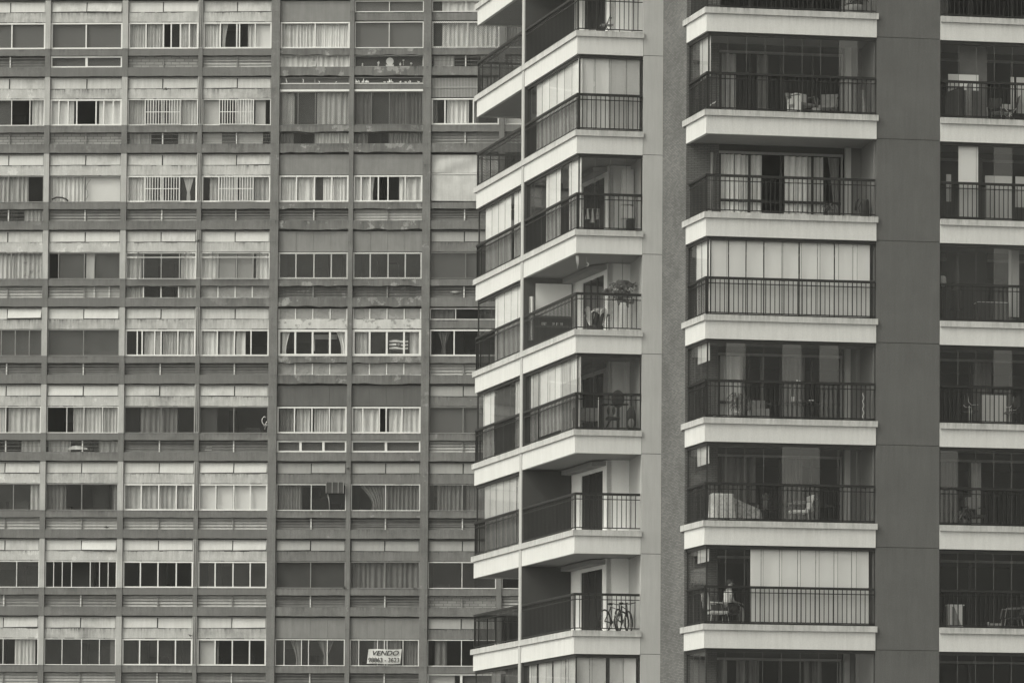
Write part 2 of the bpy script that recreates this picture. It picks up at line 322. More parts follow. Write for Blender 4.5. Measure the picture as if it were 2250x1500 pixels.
def window(x0, x1, z0, z1, spec, transom=None):
    fr, mu, sg = spec.split('|')[:3]; ex = spec.split('|')[3] if spec.count('|') > 2 else ''
    ml = [float(q) for q in mu.split(',') if q]; Lx = x1 - x0
    m = MB(); fm = ALW if fr in 'wW' else ALG; t = {'w': .055, 'W': .085, 'v': .03, 'g': .028}[fr]
    if fr == 'v': fm = ALW
    sag = rnd.uniform(-.006, .006)
    m.box(x0, x1, -.075, .0, z0, z0 + t, fm); m.box(x0, x1, -.07, .0, z1 - t, z1 + sag * 0, fm)
    m.box(x0, x0 + t, -.065, .0, z0 + t, z1 - t, fm); m.box(x1 - t, x1, -.065, .0, z0 + t, z1 - t, fm)
    for q in ml:
        x = x0 + Lx * q; tw = t * (.42 if fr != 'g' else .5)
        m.box(x - tw, x + tw, -.055 - rnd.uniform(0, .012), -.002, z0 + t, z1 - t, fm)
        if fr in 'wv' and rnd.random() < .6: m.box(x + tw, x + tw + .012, -.04, -.0, z0 + t, z1 - t, JNT)
    if transom: m.box(x0 + t, x1 - t, -.06, -.003, z1 - transom - .02, z1 - transom + .02, fm)
    wo = m.build('window', block)
    ks = []; segs = []; gls = rnd.choice(GLS)
    for s_ in sg.split(','):
        if not s_: continue
        i = len(s_)
        while s_[i - 1].isalpha(): i -= 1
        a, b = s_[:i].split('-'); segs.append((float(a), float(b), s_[i:]))
    ks = sorted((a, b) for a, b, k_ in segs if k_ == 'k'); c = 0.0
    for a, b in ks + [(1.0, 1.0)]:
        if a - c > .02:
            xa, xb = x0 + Lx * c, x0 + Lx * a
            p = MB(); p.add([(xa, -.03, z0 + t), (xb, -.03, z0 + t), (xb, -.03, z1 - t), (xa, -.03, z1 - t)], [(0, 1, 2, 3)], gls); p.build('glass_pane', wo)
        c = b
    for a, b, k_ in segs:
        if k_ == 'k': continue
        xa, xb = x0 + t * .5 + (Lx - t) * a, x0 + t * .5 + (Lx - t) * b
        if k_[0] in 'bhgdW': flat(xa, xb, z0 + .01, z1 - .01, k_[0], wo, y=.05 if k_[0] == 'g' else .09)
        else: curtain(xa, xb, z0 + .01, z1 - .01, k_[0], wo, shape=k_[1:] or '', amp=rnd.uniform(.022, .04))
    if 'G' in ex:      # white security bars
        b = MB(); xa, xb = x0 + Lx * .255, x0 + Lx * .75; n = 13
        for q in range(n + 1): x = xa + (xb - xa) * q / n; b.box(x - .012, x + .012, -.13, -.106, z0 + .03, z1 - .03, ALW)
        b.box(xa, xb, -.128, -.108, (z0 + z1) / 2 - .012, (z0 + z1) / 2 + .012, ALW); b.box(xa, xb, -.129, -.107, z0 + .03, z0 + .05, ALW); b.box(xa, xb, -.129, -.107, z1 - .05, z1 - .03, ALW)
        b.build('security_grille', wo)
    if 'N' in ex:      # projecting wire cage
        xa, xb = (x0 + Lx * .17, x0 + Lx * .86) if 'N' in ex else (x0, x1); b = MB(); wires(b, xa, xb, z0 - .02, z1 - .0, -.20, .075, .004, NETM)
        for q in (xa, xb): b.box(q - .01, q + .01, -.21, -.06, z0 - .02, z0 + .0, ALG); b.box(q - .01, q + .01, -.21, -.06, z1 - .02, z1, ALG); b.box(q - .008, q + .008, -.215, -.195, z0, z1 - .02, ALG)
        b.box(xa, xb, -.215, -.195, z0 - .035, z0 - .02, ALG); b.box(xa, xb, -.215, -.195, z1, z1 + .015, ALG); b.build('wire_cage', wo)
    if 'M' in ex:
        b = MB(); wires(b, x0, x1, z0, z1, -.09, .075, .003, NETM); b.build('wire_net', wo)
    return wo
def wires(mb, xa, xb, za, zb, y, step, th, m_, mapf=None):
    """diagonal wires clipped to a rectangle; mapf(x,z)->point lets the net lie on another plane"""
    W_, H_ = xb - xa, zb - za
    for sg in (1, -1):
        c = -H_
        while c < W_:
            pts = []
            x_a, x_b = max(0, c), min(W_, c + H_)
            if x_b - x_a > .02:
                z_a, z_b = x_a - c, x_b - c
                if sg < 0: z_a, z_b = H_ - z_a, H_ - z_b
                A = (xa + x_a, za + z_a); B = (xa + x_b, za + z_b)
                f = mapf or (lambda x, z: (x, y, z))
                mb.tube([f(*A), f(*B)], th, m_, 3)
            c += step

W = {
 (0,0):"w|.52|0-1g",(1,0):"w|.49|0-1g",(2,0):"w|.25,.5,.61,.74,.87|0-.24m,.26-.49m,.51-.6k,.75-.86c,.88-1m",(3,0):"w|.25,.49,.53,.76|0-.23c,.27-.36cL,.49-.53k,.65-.75m,.77-1b",
 (0,1):"v|.53,.79|0-.52d,.54-.78k,.82-1c",(1,1):"w|.12,.25,.37,.64,.75,.88|0-.32W,.38-.63k,.68-1W",(2,1):"v|.25,.5,.76|0-.24m,.26-.4x,.6-.74m,.77-1m|G",(3,1):"v|.25,.5,.74|0-.24h,.27-.34x,.5-.73c,.77-.92h|G",
 (0,2):"g|.5|0-.78m",(1,2):"g|.49|0-.48c,.5-1b",(2,2):"w|.26,.5,.75|0-.24c,.27-.34m,.80-.96cK|G",(3,2):"w|.25,.5,.75|.1-.24m,.26-.46m,.56-.74m,.77-1m|G",
 (0,3):"g|.55|.1-.62m,.62-.72c,.72-1f",(1,3):"g|.14,.50,.64|0-.13k,.15-.49d,.52-.63h,.66-1d",(2,3):"v|.25,.5,.76|0-.22m,.78-1c|N",(3,3):"v|.25,.52,.76|0-.24c,.26-.5h,.53-.75h,.8-1c|N",
 (0,4):"g|.42,.62,.82|0-1d",(1,4):"g|.50|0-1d",(2,4):"w|.17,.24,.42,.51,.75|.26-.42m,.43-.5h,.53-.74m,.77-1m",(3,4):"w|.25,.5,.74|0-.24c,.27-.49m,.52-.66c",
 (0,5):"v|.5|0-.5m,.53-1m",(1,5):"v|.28,.52,.78|0-.27k,.36-.51m,.53-.77m,.79-1m",(2,5):"g|.52|.22-.5x,.52-.75x",(3,5):"g|.50|0-.25d",
 (0,6):"g|.32,.62|.0-.3x,.86-1m",(1,6):"g|.50|0-.27x,.92-1x",(2,6):"w|.25,.5,.75|0-1m",(3,6):"w|.25,.51,.75|0-.24b,.26-.49b,.52-.74b,.76-1b",
 (0,7):"v|.36,.68|.1-.2d",(1,7):"v|.12,.24,.37,.63,.76,.88|.37-.63k",(2,7):"w|.25,.5,.76|",(3,7):"w|.25,.51,.76|",
 (0,8):"v|.5|.66-.95m",(1,8):"v|.25,.52,.77|.92-1g",(2,8):"w|.25,.51,.76|",(3,8):"w|.26,.51,.76|.02-.25h,.27-.3x",
 (4,0):"w|.50|0-.49c,.51-1c",(5,0):"v|.50|0-1g",(6,0):"w|.53|0-.13d,.14-1c|M",
 (4,1):"g|.26,.51|0-.2m,.26-.5d,.53-1m|M",(5,1):"g|.25,.51,.75|0-.25x,.27-.5d,.52-1x|M",(6,1):"w|.20,.62|.0-.08x,.22-.55c,.62-.7x",
 (4,2):"w|.25,.51,.76|0-.24c,.26-.5c,.52-.62d,.63-.75c,.77-1c",(5,2):"w|.11,.24,.36,.5,.75|0-.23c,.24-.3cL,.365-.49k,.66-.74c,.76-1c",
 (4,3):"w|.25,.51,.76||M",(5,3):"w|.25,.51,.76||M",(6,3):"g|.52|0-1g|M",
 (4,4):"W|.25,.5,.75|.04-.17cL,.84-1cR",(5,4):"W|.25,.5,.75|.03-.21m,.84-.98m",(6,4):"w|.36,.72|.1-.3xK,.76-.9d",
 (4,5):"w|.25,.50,.75|.02-.23x,.27-.47m,.53-.73m,.77-1m",(5,5):"w|.16,.40,.50,.73|0-.38c,.4-.5k,.54-1c",(6,5):"g|.5|0-1g",
 (4,6):"v|.5|.02-.36x",(5,6):"v|.5|.1-.48xR,.5-1x",(6,6):"g|.5|.12-.5x,.55-1x",
 (4,7):"g|.5|0-1d",(5,7):"g|.5|.02-.98x",(6,7):"v|.5|",
 (4,8):"v|.13,.38,.48,.75|.2-.38xR,.6-.85xK",(5,8):"v|.13,.40,.5,.54,.77|.0-.12x,.34-.74x,.80-1x",(6,8):"v|.5|.1-.28x",
 (7,7):"v|.5|",(7,1):"v|.5|0-1h",
}
LV = {0:"DWBLgtC",1:"BBCcXXM",2:"CMMDDLD",3:"LlQPYYD",4:"DDDDPPL",5:"CCDDWVL",6:"LLLLDDD",7:"MMLLDDB",8:"LLMMDDw"}
def louvre(b, n, x0, x1, z0, z1, k_):
    m = MB(); xm = (x0 + x1) / 2
    if k_ in 'LMDYl':
        sm_ = {'L': SL_L, 'M': SL_M, 'D': SL_D, 'Y': MATS['peeling_plaster'], 'l': SL_L}[k_]; ns = 4
        xe = xm if k_ == 'l' else x1
        for i in range(ns):
            za = z0 + (z1 - z0) * i / ns; h = (z1 - z0) / ns; j = rnd.uniform(-.006, .006)
            for xa, xb in ((x0, xm - .02), (xm + .02, xe)):
                if xb <= xa: continue
                m.add([(xa, .02 + j, za + .012), (xb, .02 - j, za + .012), (xb, .065, za + h - .004), (xa, .065, za + h - .004), (xa, .03 + j, za + .008), (xb, .03 - j, za + .008), (xb, .075, za + h - .008), (xa, .075, za + h - .008)],
                      [(0, 1, 2, 3), (4, 7, 6, 5), (0, 4, 5, 1), (3, 2, 6, 7), (0, 3, 7, 4), (1, 5, 6, 2)], sm_)
        if k_ == 'l': 
            for q in (.28, .7): m.box(xm + (x1 - xm) * q - .02, xm + (x1 - xm) * q + .02, -.02, .03, z0, z1, ALW)
            m.box(xm, x1, .08, .09, z0, z1, CUR['h'])
    elif k_ == 'B': m.box(x0, x1, .03, .12, z0, z1, BRK if (b + n) % 3 else BRKD)
    elif k_ in 'WVw':
        t = .055
        m.box(x0, x1, -.09, 0, z0, z0 + t, ALW); m.box(x0, x1, -.09, 0, z1 - t, z1, ALW); m.box(x0, x0 + t, -.085, 0, z0 + t, z1 - t, ALW); m.box(x1 - t, x1, -.085, 0, z0 + t, z1 - t, ALW)
        for q in ((.34, .67) if (b, n) == (4, 5) else (.5,)): m.box(x0 + (x1 - x0) * q - t * .8, x0 + (x1 - x0) * q + t * .8, -.08, 0, z0 + t, z1 - t, ALW)
    elif k_ in 'PQgt':
        t = .02 if k_ in 'PQ' else .022
        m.box(x0, x1, -.03, 0, z0, z0 + t, ALW); 
        if k_ in 'gt': m.box(x0, x1, -.03, 0, z1 - t, z1, ALW); m.box(x0, x0 + t, -.028, 0, z0 + t, z1 - t, ALW); m.box(x1 - t, x1, -.028, 0, z0 + t, z1 - t, ALW)
        if k_ in 'PQ':
            for q in (.25, .5, .75): m.box(x0 + (x1 - x0) * q - .018, x0 + (x1 - x0) * q + .018, -.028, 0, z0 + t, z1, ALW)
    if k_ in 'DMCcBlL' or k_ in 'XY':
        if k_ not in 'X': m.box(xm - .022, xm + .022, -.035, .02, z0, z1, ALW if k_ in 'DMCc' else SL_M)
    if not m.v: m.box(x0, x1, -.02, .03, z0, z0 + .015, ALW)
    o = m.build('louvre_window', block)
    if k_ in 'DMCcBLlY':
        if k_ in 'LMDYl':
            bk = MB(); bk.box(x0, x1, .085, .10, z0, z1, SL_M if k_ in 'LlMY' else SL_D); bk.build('gap_fill_panel', o)  # panel added behind the slats to keep the gaps from going black
        r_ = MB()
        for i in range(3):
            z = z0 + (z1 - z0) * (i + .6 + rnd.uniform(-.08, .08)) / 3.2
            r_.tube([(x0 - .05, -.06, z), ((x0 + x1) / 2, -.06 + rnd.uniform(-.01, .01), z + rnd.uniform(-.012, .012)), (x1 + .05, -.06, z)], .008, ALG if k_ in 'DCc' else RUST, 4)
        r_.build('bar', o)
    if k_ in 'WVwPQgtXCc':
        p = MB(); gm = GLF if k_ == 'P' else GL
        p.add([(x0, -.012, z0), (x1, -.012, z0), (x1, -.012, z1), (x0, -.012, z1)], [(0, 1, 2, 3)], gm); p.build('glass_pane', o)
    L_ = x1 - x0
    if k_ == 'C': curtain(x0 + .05, x0 + L_ * .33, z0, z1, 'm', o, y=.12); curtain(x0 + L_ * .72, x1, z0, z1, 'm', o, y=.12)
    if k_ == 'c': flat(x0, x0 + L_ * .28, z0, z1, 'h', o); flat(x0 + L_ * .52, x0 + L_ * .88, z0, z1, 'h', o); flat(x0 + L_ * .28, x0 + L_ * .48, z0, z1, 'g', o)
    if k_ == 'W': flat(x0, x1, z0, z1, 'g', o)
    if k_ == 'V': flat(x0, x1, z0, z1, 'g', o)
    if k_ == 'w': flat(x0 + L_ * .0, x0 + L_ * .4, z0, z1, 'h', o); flat(x0 + L_ * .55, x1, z0, z1, 'g', o)
    if k_ == 'P': flat(x0, x1, z0, z1, 'h', o)
    if k_ == 'Q': curtain(x0, x0 + L_ * .25, z0, z1, 'm', o); curtain(x0 + L_ * .75, x1, z0, z1, 'm', o)
    if k_ == 'g': curtain(x0, x1, z0, z1, 'c', o)
    if k_ == 't': flat(x0, x1, z0, z1, 'g', o, y=.3)
    if k_ == 'X': curtain(x0, x0 + L_ * .2, z0, z1, 'x', o); curtain(x0 + L_ * .5, x1, z0, z1, 'm' if b == 4 else 'x', o)
def vents(b, n, x0, x1, z):
    m = MB(); light = b <= 3; fm = MATS['painted_concrete_light'] if light else PM; pm = rnd.choice((VP, VP, VP2, VP3)) if light else VPm; xm = (x0 + x1) / 2 + rnd.uniform(-.02, .02)
    m.box(x0, x1, -.05, .02, z - .035, z - .01, fm); m.box(x0, x1, -.05, .02, z - .44, z - .42, fm); m.box(x0, x0 + .03, -.048, .02, z - .42, z - .035, fm); m.box(x1 - .03, x1, -.048, .02, z - .42, z - .035, fm)
    m.box(xm - .012, xm + .012, -.046, .02, z - .42, z - .035, JNT)
    m.box(x0, x1, .012, .02, z - .42, z - .035, JNT); m.box(x0, x1, -.056, -.0501, z - .44, z - .425, JNT) if rnd.random() < .8 else None; m.box(x0, x1, -.02, .0, z - .01, z + .03, JNT)
    for i, (xa, xb) in enumerate(((x0 + .04, xm - .02), (xm + .02, x1 - .04))):
        op = rnd.choice((.0, .01, .02, .035, .06)); 
        if (b, n, i) in ((0, 4, 1), (1, 7, 1), (1, 0, 1)): op = .11
        s_ = rnd.uniform(-.02, .02); zb = z - .415 + op * .12
        m.add([(xa, -.02, z - .045), (xb, -.02, z - .045), (xb, -.035 - op, zb + s_), (xa, -.035 - op, zb), (xa, .0, z - .045), (xb, .0, z - .045), (xb, -.015 - op, zb + s_), (xa, -.015 - op, zb)],
              [(0, 3, 2, 1), (4, 5, 6, 7), (0, 1, 5, 4), (2, 3, 7, 6), (1, 2, 6, 5), (3, 0, 4, 7)], pm)
    return m.build('vent_panel', block)
def lintel(b, n, x0, x1, z, ma, za=.44, zb=.81):
    m = MB(); N = 12; vs = []; fs = []; yf = -.075
    for q in range(N + 1):
        x = x0 + (x1 - x0) * q / N; a, c = z - za + rnd.uniform(-.006, .006), z - zb + rnd.uniform(-.008, .008)
        vs += [(x, yf, a), (x, yf, c), (x, .2, a), (x, .2, c)]
    for q in range(N):
        a, c = q * 4, q * 4 + 4; fs += [(a, a + 1, c + 1, c), (a + 2, c + 2, c + 3, a + 3), (a, c, c + 2, a + 2), (a + 1, a + 3, c + 3, c + 1)]
    m.add(vs, fs + [(0, 2, 3, 1), (N * 4, N * 4 + 1, N * 4 + 3, N * 4 + 2)], ma)
    for _ in range(rnd.randint(5, 12)):
        x = rnd.uniform(x0, x1 - .3); w_ = rnd.uniform(.04, .45); q = rnd.choice((za, za, zb)); h_ = rnd.uniform(.004, .016)
        m.box(x, min(x + w_, x1), yf - .004, yf + .01, z - q - h_, z - q + h_ * .4, JNT)
    return m.build('lintel', block)
for n in range(N0, N1 + 1):
    z = zt(n)
    for b in range(-1, 8):
        x0 = PS[b + 1] + PW[b + 1] / 2 + .012; x1 = PS[b + 2] - PW[b + 2] / 2 - .012
        if b == 7 and n not in (0, 1, 7): continue
        core = 0 <= b <= 6 and 0 <= n <= 8
        spec = W.get((b, n), "v|.5|0-.3x")
        zw0, zw1 = z - 1.84, z - .83; kind = 'T'
        if core and b in (4, 5):
            kind = {(4, 0): 'P', (5, 0): 'G', (4, 1): 'F', (5, 1): 'F', (4, 2): 'P', (5, 2): 'P', (4, 3): 'P', (5, 3): 'P', (4, 4): 'S', (5, 4): 'S', (4, 5): 'Q', (5, 5): 'Q', (4, 8): 'P', (5, 8): 'P'}.get((b, n), 'T')
        if core and b == 6: kind = {2: 'K', 1: 'R', 4: 'A', 0: 'B'}.get(n, 'T')
        if kind == 'T':
            vents(b, n, x0, x1, z); lintel(b, n, x0, x1, z, (rnd.choice((PLc2, PLc3)) if b <= 1 else rnd.choice((PLc, PLc, PLc2))) if b <= 3 else PM)
        elif kind in 'PQ':
            m = MB(); ma = PAND if kind == 'Q' else PAN; k_ = 4 if n in (8, 5, 3) else 1; L_ = x1 - x0
            for i in range(k_): m.box(x0 + L_ * i / k_ + (.006 if i else 0), x0 + L_ * (i + 1) / k_, -.045 + rnd.uniform(-.006, .006), .0, z - .80, z - .02, ma)
            m.box(x0, x1, .0, .02, z - .8, z - .02, JNT); m.build('cladding_panel', block)
        elif kind in 'GAB':
            if kind != 'B' or True:
                spec2 = {'G': "v|.5|0-1g", 'A': "v|.38|0-.36x", 'B': "v|.5|0-.12d,.14-1c"}[kind]; window(x0, x1, z - .46, z - .02, spec2)
            lintel(b, n, x0, x1, z, PM, .48, .78)
        elif kind == 'S':
            m = MB()
            for q in (0.01, .25, .5, .75, .99): m.box(x0 + (x1 - x0) * q - .018, x0 + (x1 - x0) * q + .018, -.04, 0, z - .42, z - .03, ALW)
            m.box(x0, x1, .0, .01, z - .42, z - .03, CUR['m']); o = m.build('vent_panel', block)
            p = MB(); p.add([(x0, -.02, z - .42), (x1, -.02, z - .42), (x1, -.02, z - .03), (x0, -.02, z - .03)], [(0, 1, 2, 3)], GLF); p.build('glass_pane', o)
            lintel(b, n, x0, x1, z, MOT, .43, .80)
        elif kind == 'F':
            window(x0, x1, z - .25, z - .02, "g|.5|0-1g"); lintel(b, n, x0, x1, z, PD, .27, .48)
            m = MB(); m.box(x0, x1, -.10, 0, z - .56, z - .485, ALW); m.box(x0, x1, -.09, 0, z - .27, z - .245, ALW); m.build('sill', block); zw1 = z - .565
        elif kind == 'R':
            m = MB(); L_ = x1 - x0
            for i in range(46): m.box(x0 + L_ * i / 46, x0 + L_ * (i + .7) / 46, -.03, 0, z - .78, z - .04, VPm)
            m.box(x0, x1, .0, .02, z - .78, z - .04, PAND); m.box(x0, x1, -.05, 0, z - .43, z - .39, VPm); m.box(x0 + L_ * .71, x0 + L_ * .725, -.05, 0, z - .78, z - .04, JNT); m.build('cladding_panel', block)
        elif kind == 'K':
            m = MB(); m.box(x0, x1, .02, .04, z - 1.8, z - .03, CUR['h'])
            m.box(x0, x1, -.03, 0, z - .80, z - .76, ALW); m.box(x0 + 1.95, x0 + 2.03, -.035, 0, z - .76, z - .03, ALW); m.build('window', block)
            continue_tarp = (x0, x1, z)
        if kind != 'K': window(x0, x1, zw0, zw1, spec, transom=.18 if (b, n) in ((2, 3), (3, 3)) else None)
        k_ = LV[n][b] if core else ('L' if b == 7 else 'M')
        louvre(b, n, x0, x1, z - 2.56, z - 2.12, k_)

# ---- loose things on the block
def BX(px, py): return (px - 550 + .0115 * (py - 750)) / 57.55
def BZ(py): return 32.47 - (py - 172) / 57.49
def bthing(name, label, cat, px, py, y, build, group=None, rz=0):
    o = empty(name, label, cat, BO, BA, (BX(px, py), y, BZ(py)), rz, group); build(o); return o
def one(name, mbf, **kw):
    def f(o):
        m = MB(); mbf(m); m.build(name, o)
    return f
def text(s, size, m, parent, loc, shear=0, sx=1, ext=.003, name='lettering'):
    cu = bpy.data.curves.new('t', 'FONT'); cu.body = s; cu.size = size; cu.shear = shear; cu.extrude = ext; cu.align_x = 'CENTER'; cu.offset = size * .012
    t = bpy.data.objects.new('t', cu); C.objects.link(t); dg = bpy.context.evaluated_depsgraph_get()
    me = bpy.data.meshes.new_from_object(t.evaluated_get(dg)); bpy.data.objects.remove(t); me.materials.clear(); me.materials.append(m)
    for v in me.vertices: v.co = Vector((v.co.x * sx + loc[0], loc[1] - v.co.z, v.co.y + loc[2]))
    o = bpy.data.objects.new(name, me); C.objects.link(o); o.parent = parent; return o
def f_sign(o):
    m = MB()
    def P(u, v): return (-.62 + 1.26 * u - .06 * v + .03 * math.sin(u * 9) * v * .2, -.02 + .012 * math.sin(u * 8 + v * 2), .55 - .55 * v + .012 * math.sin(u * 7))
    m.sheet(P, 24, 6, PAPER, .006); m.build('banner_cloth', o)
    text('VENDO', .25, INK, o, (.0, -.045, .32), .3, 1.18); text('98863 - 3623', .24, INK, o, (-.03, -.045, .06), 0, .92)
bthing('for_sale_banner', 'white cloth banner with the word VENDO and a phone number, under a lower window', 'banner', 843, 1456, -.12, f_sign)
def f_flag(o):
    m = MB()
    def strip(i):
        def P(u, v): return (-.36 + .72 * u, .02 * math.sin(u * 11), .46 - (i + v) * .46 / 7 + .015 * math.sin(u * 6))
        return P
    for i in range(7): m.sheet(strip(i), 16, 1, WHT if i % 2 else DKF)
    m.lathe([(.0, 0), (.085, .0)], (0, 0, 0), DKF) if 0 else None
    m.build('flag_cloth', o)
    e = MB(); pts = [(.09 * math.cos(a * .628), -.03, .24 + .1 * math.sin(a * .628)) for a in range(10)]; e.add(pts, [tuple(range(10))[::-1]], DKF); e.add([(p[0] * .6, -.035, .24 + (p[2] - .24) * .6) for p in pts], [tuple(range(10))[::-1]], GRY); e.build('emblem', o)
bthing('flag', 'black and white striped flag with a round emblem hung behind a thick white-framed window', 'flag', 875, 772, .05, f_flag)
def f_ac(o):
    m = MB(); m.box(-.33, .33, -.28, .25, 0, .42, CUR['d']); m.build('casing', o)
    g_ = MB()
    for x in (-.33, -.10, .13, .33): g_.box(x - .013, x + .013, -.30, -.281, 0, .44, ALG)
    g_.box(-.33, .33, -.298, -.282, .0, .02, JNT); g_.build('grille', o)
    h = MB(); h.tube([(-.28, -.1, 0), (-.22, -.12, -.3), (-.2, -.16, -.62)], .022, ALG); h.build('drain_hose', o)
bthing('air_conditioner', 'boxy window air conditioner sticking out of the top right of a dark window', 'air conditioner', 736, 1086, -.03, f_ac)
bthing('round_plate', 'large pale round plate on a stand in a narrow dark window', 'plate', 858, 146, .05, lambda o: (one('plate_disc', lambda m: m.add([(.145 * math.cos(a * .349), y_, .18 + .145 * math.sin(a * .349)) for y_ in (0, .02) for a in range(18)], [tuple(range(18))[::-1], tuple(range(18, 36))] + [(i, (i + 1) % 18, 18 + (i + 1) % 18, 18 + i) for i in range(18)], WHT))(o), one('stand', lambda m: m.box(-.15, .15, -.02, .05, 0, .05, WHT))(o)))
bthing('sculpture', 'small white hand-shaped ornament left of the round plate in the ledge window', 'ornament', 833, 146, .05, one('ornament', lambda m: (m.tube([(0, 0, 0), (0, 0, .08), (-.03, 0, .15)], [.03, .025, .02], WHT), m.tube([(0, 0, .07), (.02, 0, .12), (.01, 0, .19)], [.025, .028, .012], WHT))))
bthing('bottle', 'small pale bottle beside the round plate in the ledge window', 'bottle', 881, 145, .05, one('glass_body', lambda m: m.lathe([(.03, 0), (.035, .07), (.012, .09), (.01, .13)], (0, 0, 0), WHT, 8)))
bthing('goblet', 'thin stemmed goblet right of the pale bottle in the ledge window', 'goblet', 888, 144, .05, one('cup', lambda m: m.lathe([(.02, 0), (.006, .01), (.006, .16), (.045, .18), (.04, .2)], (0, 0, 0), WHT, 8)))
bthing('bowl', 'tiny pale bowl on a foot at the right end of the ledge window', 'bowl', 905, 145, .05, one('bowl_body', lambda m: m.lathe([(.02, 0), (.008, .04), (.05, .06), (.03, .11)], (0, 0, 0), WHT, 8)))
bthing('figurine', 'tiny white figurine at the left end of the ledge window with the round plate', 'figurine', 798, 146, .05, one('figure', lambda m: (m.ball((0, 0, .03), .035, WHT, 8), m.ball((0, 0, .09), .03, WHT, 8))))
bthing('globe_lamp', 'globe lamp on a thin stem behind dark glass near the top', 'lamp', 805, 104, .35, lambda o: (one('stem', lambda m: m.tube([(0, 0, 0), (0, 0, .2)], .01, ALG))(o), one('lamp_shade', lambda m: m.ball((0, 0, .25), .07, GRY))(o)))
bthing('picture_frame', 'small square white picture frame standing against curtains in a narrow ledge window', 'picture frame', 690, 146, .03, lambda o: (one('frame', lambda m: (m.box(-.1, .1, 0, .02, 0, .03, WHT), m.box(-.1, .1, 0, .02, .15, .18, WHT), m.box(-.1, -.07, 0, .02, .03, .15, WHT), m.box(.07, .1, 0, .02, .03, .15, WHT)))(o), one('picture', lambda m: m.box(-.07, .07, .005, .015, .03, .15, CUR['h']))(o)))
def f_scrap(seed):
    def f(o):
        r = random.Random(seed); m = MB()
        for i in range(26 if seed == 1 else 4):
            x = (-1.3 + 2.6 * r.random()) if seed == 1 else -1.0 + i * .62; h = r.uniform(.02, .10) if r.random() < .8 else r.uniform(.1, .18)
            m.tube([(x, 0, 0), (x + r.uniform(-.03, .03), 0, h * .6), (x + r.uniform(-.05, .05), 0, h)], [.025, .018, .008], WHT, 5)
            if seed == 1: m.ball((x + r.uniform(-.04, .04), 0, .02), r.uniform(.02, .045), WHT, 6, jit=.3)
        m.build('petals' if seed == 1 else 'twig', o)
    return f
bthing('paper_flowers', 'ragged row of white paper flowers along a high ledge', 'decoration', 856, 184, -.08, f_scrap(1))
bthing('twig_row', 'few thin white twigs standing on a high ledge left of the paper flowers', 'decoration', 690, 184, -.08, f_scrap(2))
bthing('storage_box', 'long low white box lying inside a dark window', 'box', 195, 776, .2, one('box_body', lambda m: (m.box(-.27, .6, 0, .12, 0, .12, WHT), m.box(-.55, -.42, 0, .1, 0, .17, WHT))))
bthing('tyre', 'black curved tyre end leaning at the bottom left corner of a pale curtained window', 'tyre', 132, 443, -.06, one('tyre_arc', lambda m: m.tube([(-.33, 0, .06), (-.15, 0, .14), (.05, 0, .13), (.2, 0, .08), (.3, 0, -.0)], .03, BLK)))
bthing('bent_cable', 'black cable hanging in a loop down the middle of a pale curtained window', 'cable', 190, 443, -.06, one('cord', lambda m: m.tube([(.15, 0, .83), (.0, 0, .62), (-.03, 0, .45), (.03, 0, .40), (.05, 0, .2), (-.02, 0, .05)], .010, RUST)))
bthing('antenna', 'curled white antenna on the right side of a wide dark window', 'antenna', 582, 945, -.1, one('loop', lambda m: (m.tube([(.09 * math.cos(a * .5) - .02, 0, .33 + .15 * math.sin(a * .5)) for a in range(2, 12)], .014, WHT), m.tube([(0, 0, 0), (.03, 0, .2), (.07, 0, .3)], .012, WHT), m.box(-.06, .1, -.03, .03, .12, .2, GRY))))
bthing('pale_cloth', 'crumpled white cloth caught behind the bars of a narrow louvre window', 'cloth', 175, 990, .0, one('fabric', lambda m: m.sheet(lambda u, v: (-.48 + .75 * u, .03 * math.sin(u * 9), .02 + (.05 + .12 * math.sin(u * 3.1) * (1 - .5 * u)) * v), 14, 3, CLW)))
bthing('dish', 'pale oval dish on a foot inside a narrow dark louvre window', 'dish', 1000, 650, .12, one('dish_body', lambda m: m.lathe([(.06, 0), (.02, .02), (.03, .08), (.23, .11), (.22, .125)], (0, 0, 0), WHT, 14)))
bthing('white_jar', 'small white jar with a lid in a narrow ledge full of clutter', 'jar', 456, 990, .1, lambda o: (one('jar_body', lambda m: m.box(-.12, .14, -.05, .05, 0, .1, WHT))(o), one('lid', lambda m: m.box(-.06, .15, -.05, .05, .12, .2, CUR['h']))(o)))
bthing('hanging_light', 'lit-looking white strip lamp and cabinet seen through a thick white-framed window', 'ceiling lamp', 700, 742, .6, one('lamp_body', lambda m: (m.box(-.25, .65, 0, .1, -.0, .17, WHT), m.box(-.3, -.2, 0, .1, -.45, .1, WHT))))
def f_weed(seed):
    def f(o):
        r = random.Random(seed); m = MB()
        for i in range(7):
            a = r.uniform(-1.4, 1.4); L_ = r.uniform(.06, .16); m.tube([(0, 0, 0), (L_ * .6 * math.sin(a), -.05, L_ * .6 * math.cos(a)), (L_ * math.sin(a) * 1.1, -.07, L_ * math.cos(a) * .7 - .02)], [.012, .012, .004], LEAF, 4)
        m.build('weed_stems', o)
    return f
for i, (px, py, lb) in enumerate(((418, 1398, 'twisted dry weed growing from the beam above a row of four dark panes'), (755, 1292, 'dark weed tuft rooted at the pier between two dark windows'), (908, 1294, 'small hanging weed on the beam under a window with wavy dark curtains'), (236, 1162, 'dry twig rooted on the beam below pale louvres at the lower left'), (765, 1032, 'dark weed clump in the pier joint above the air conditioner'), (437, 534, 'small weed at the pipe joint between two pale bays'), (368, 200, 'broken plaster weed stub under a pale vent near the top'))):
    bthing('weed', lb, 'weed', px, py, -.17, f_weed(i), 'weeds growing on the old facade')
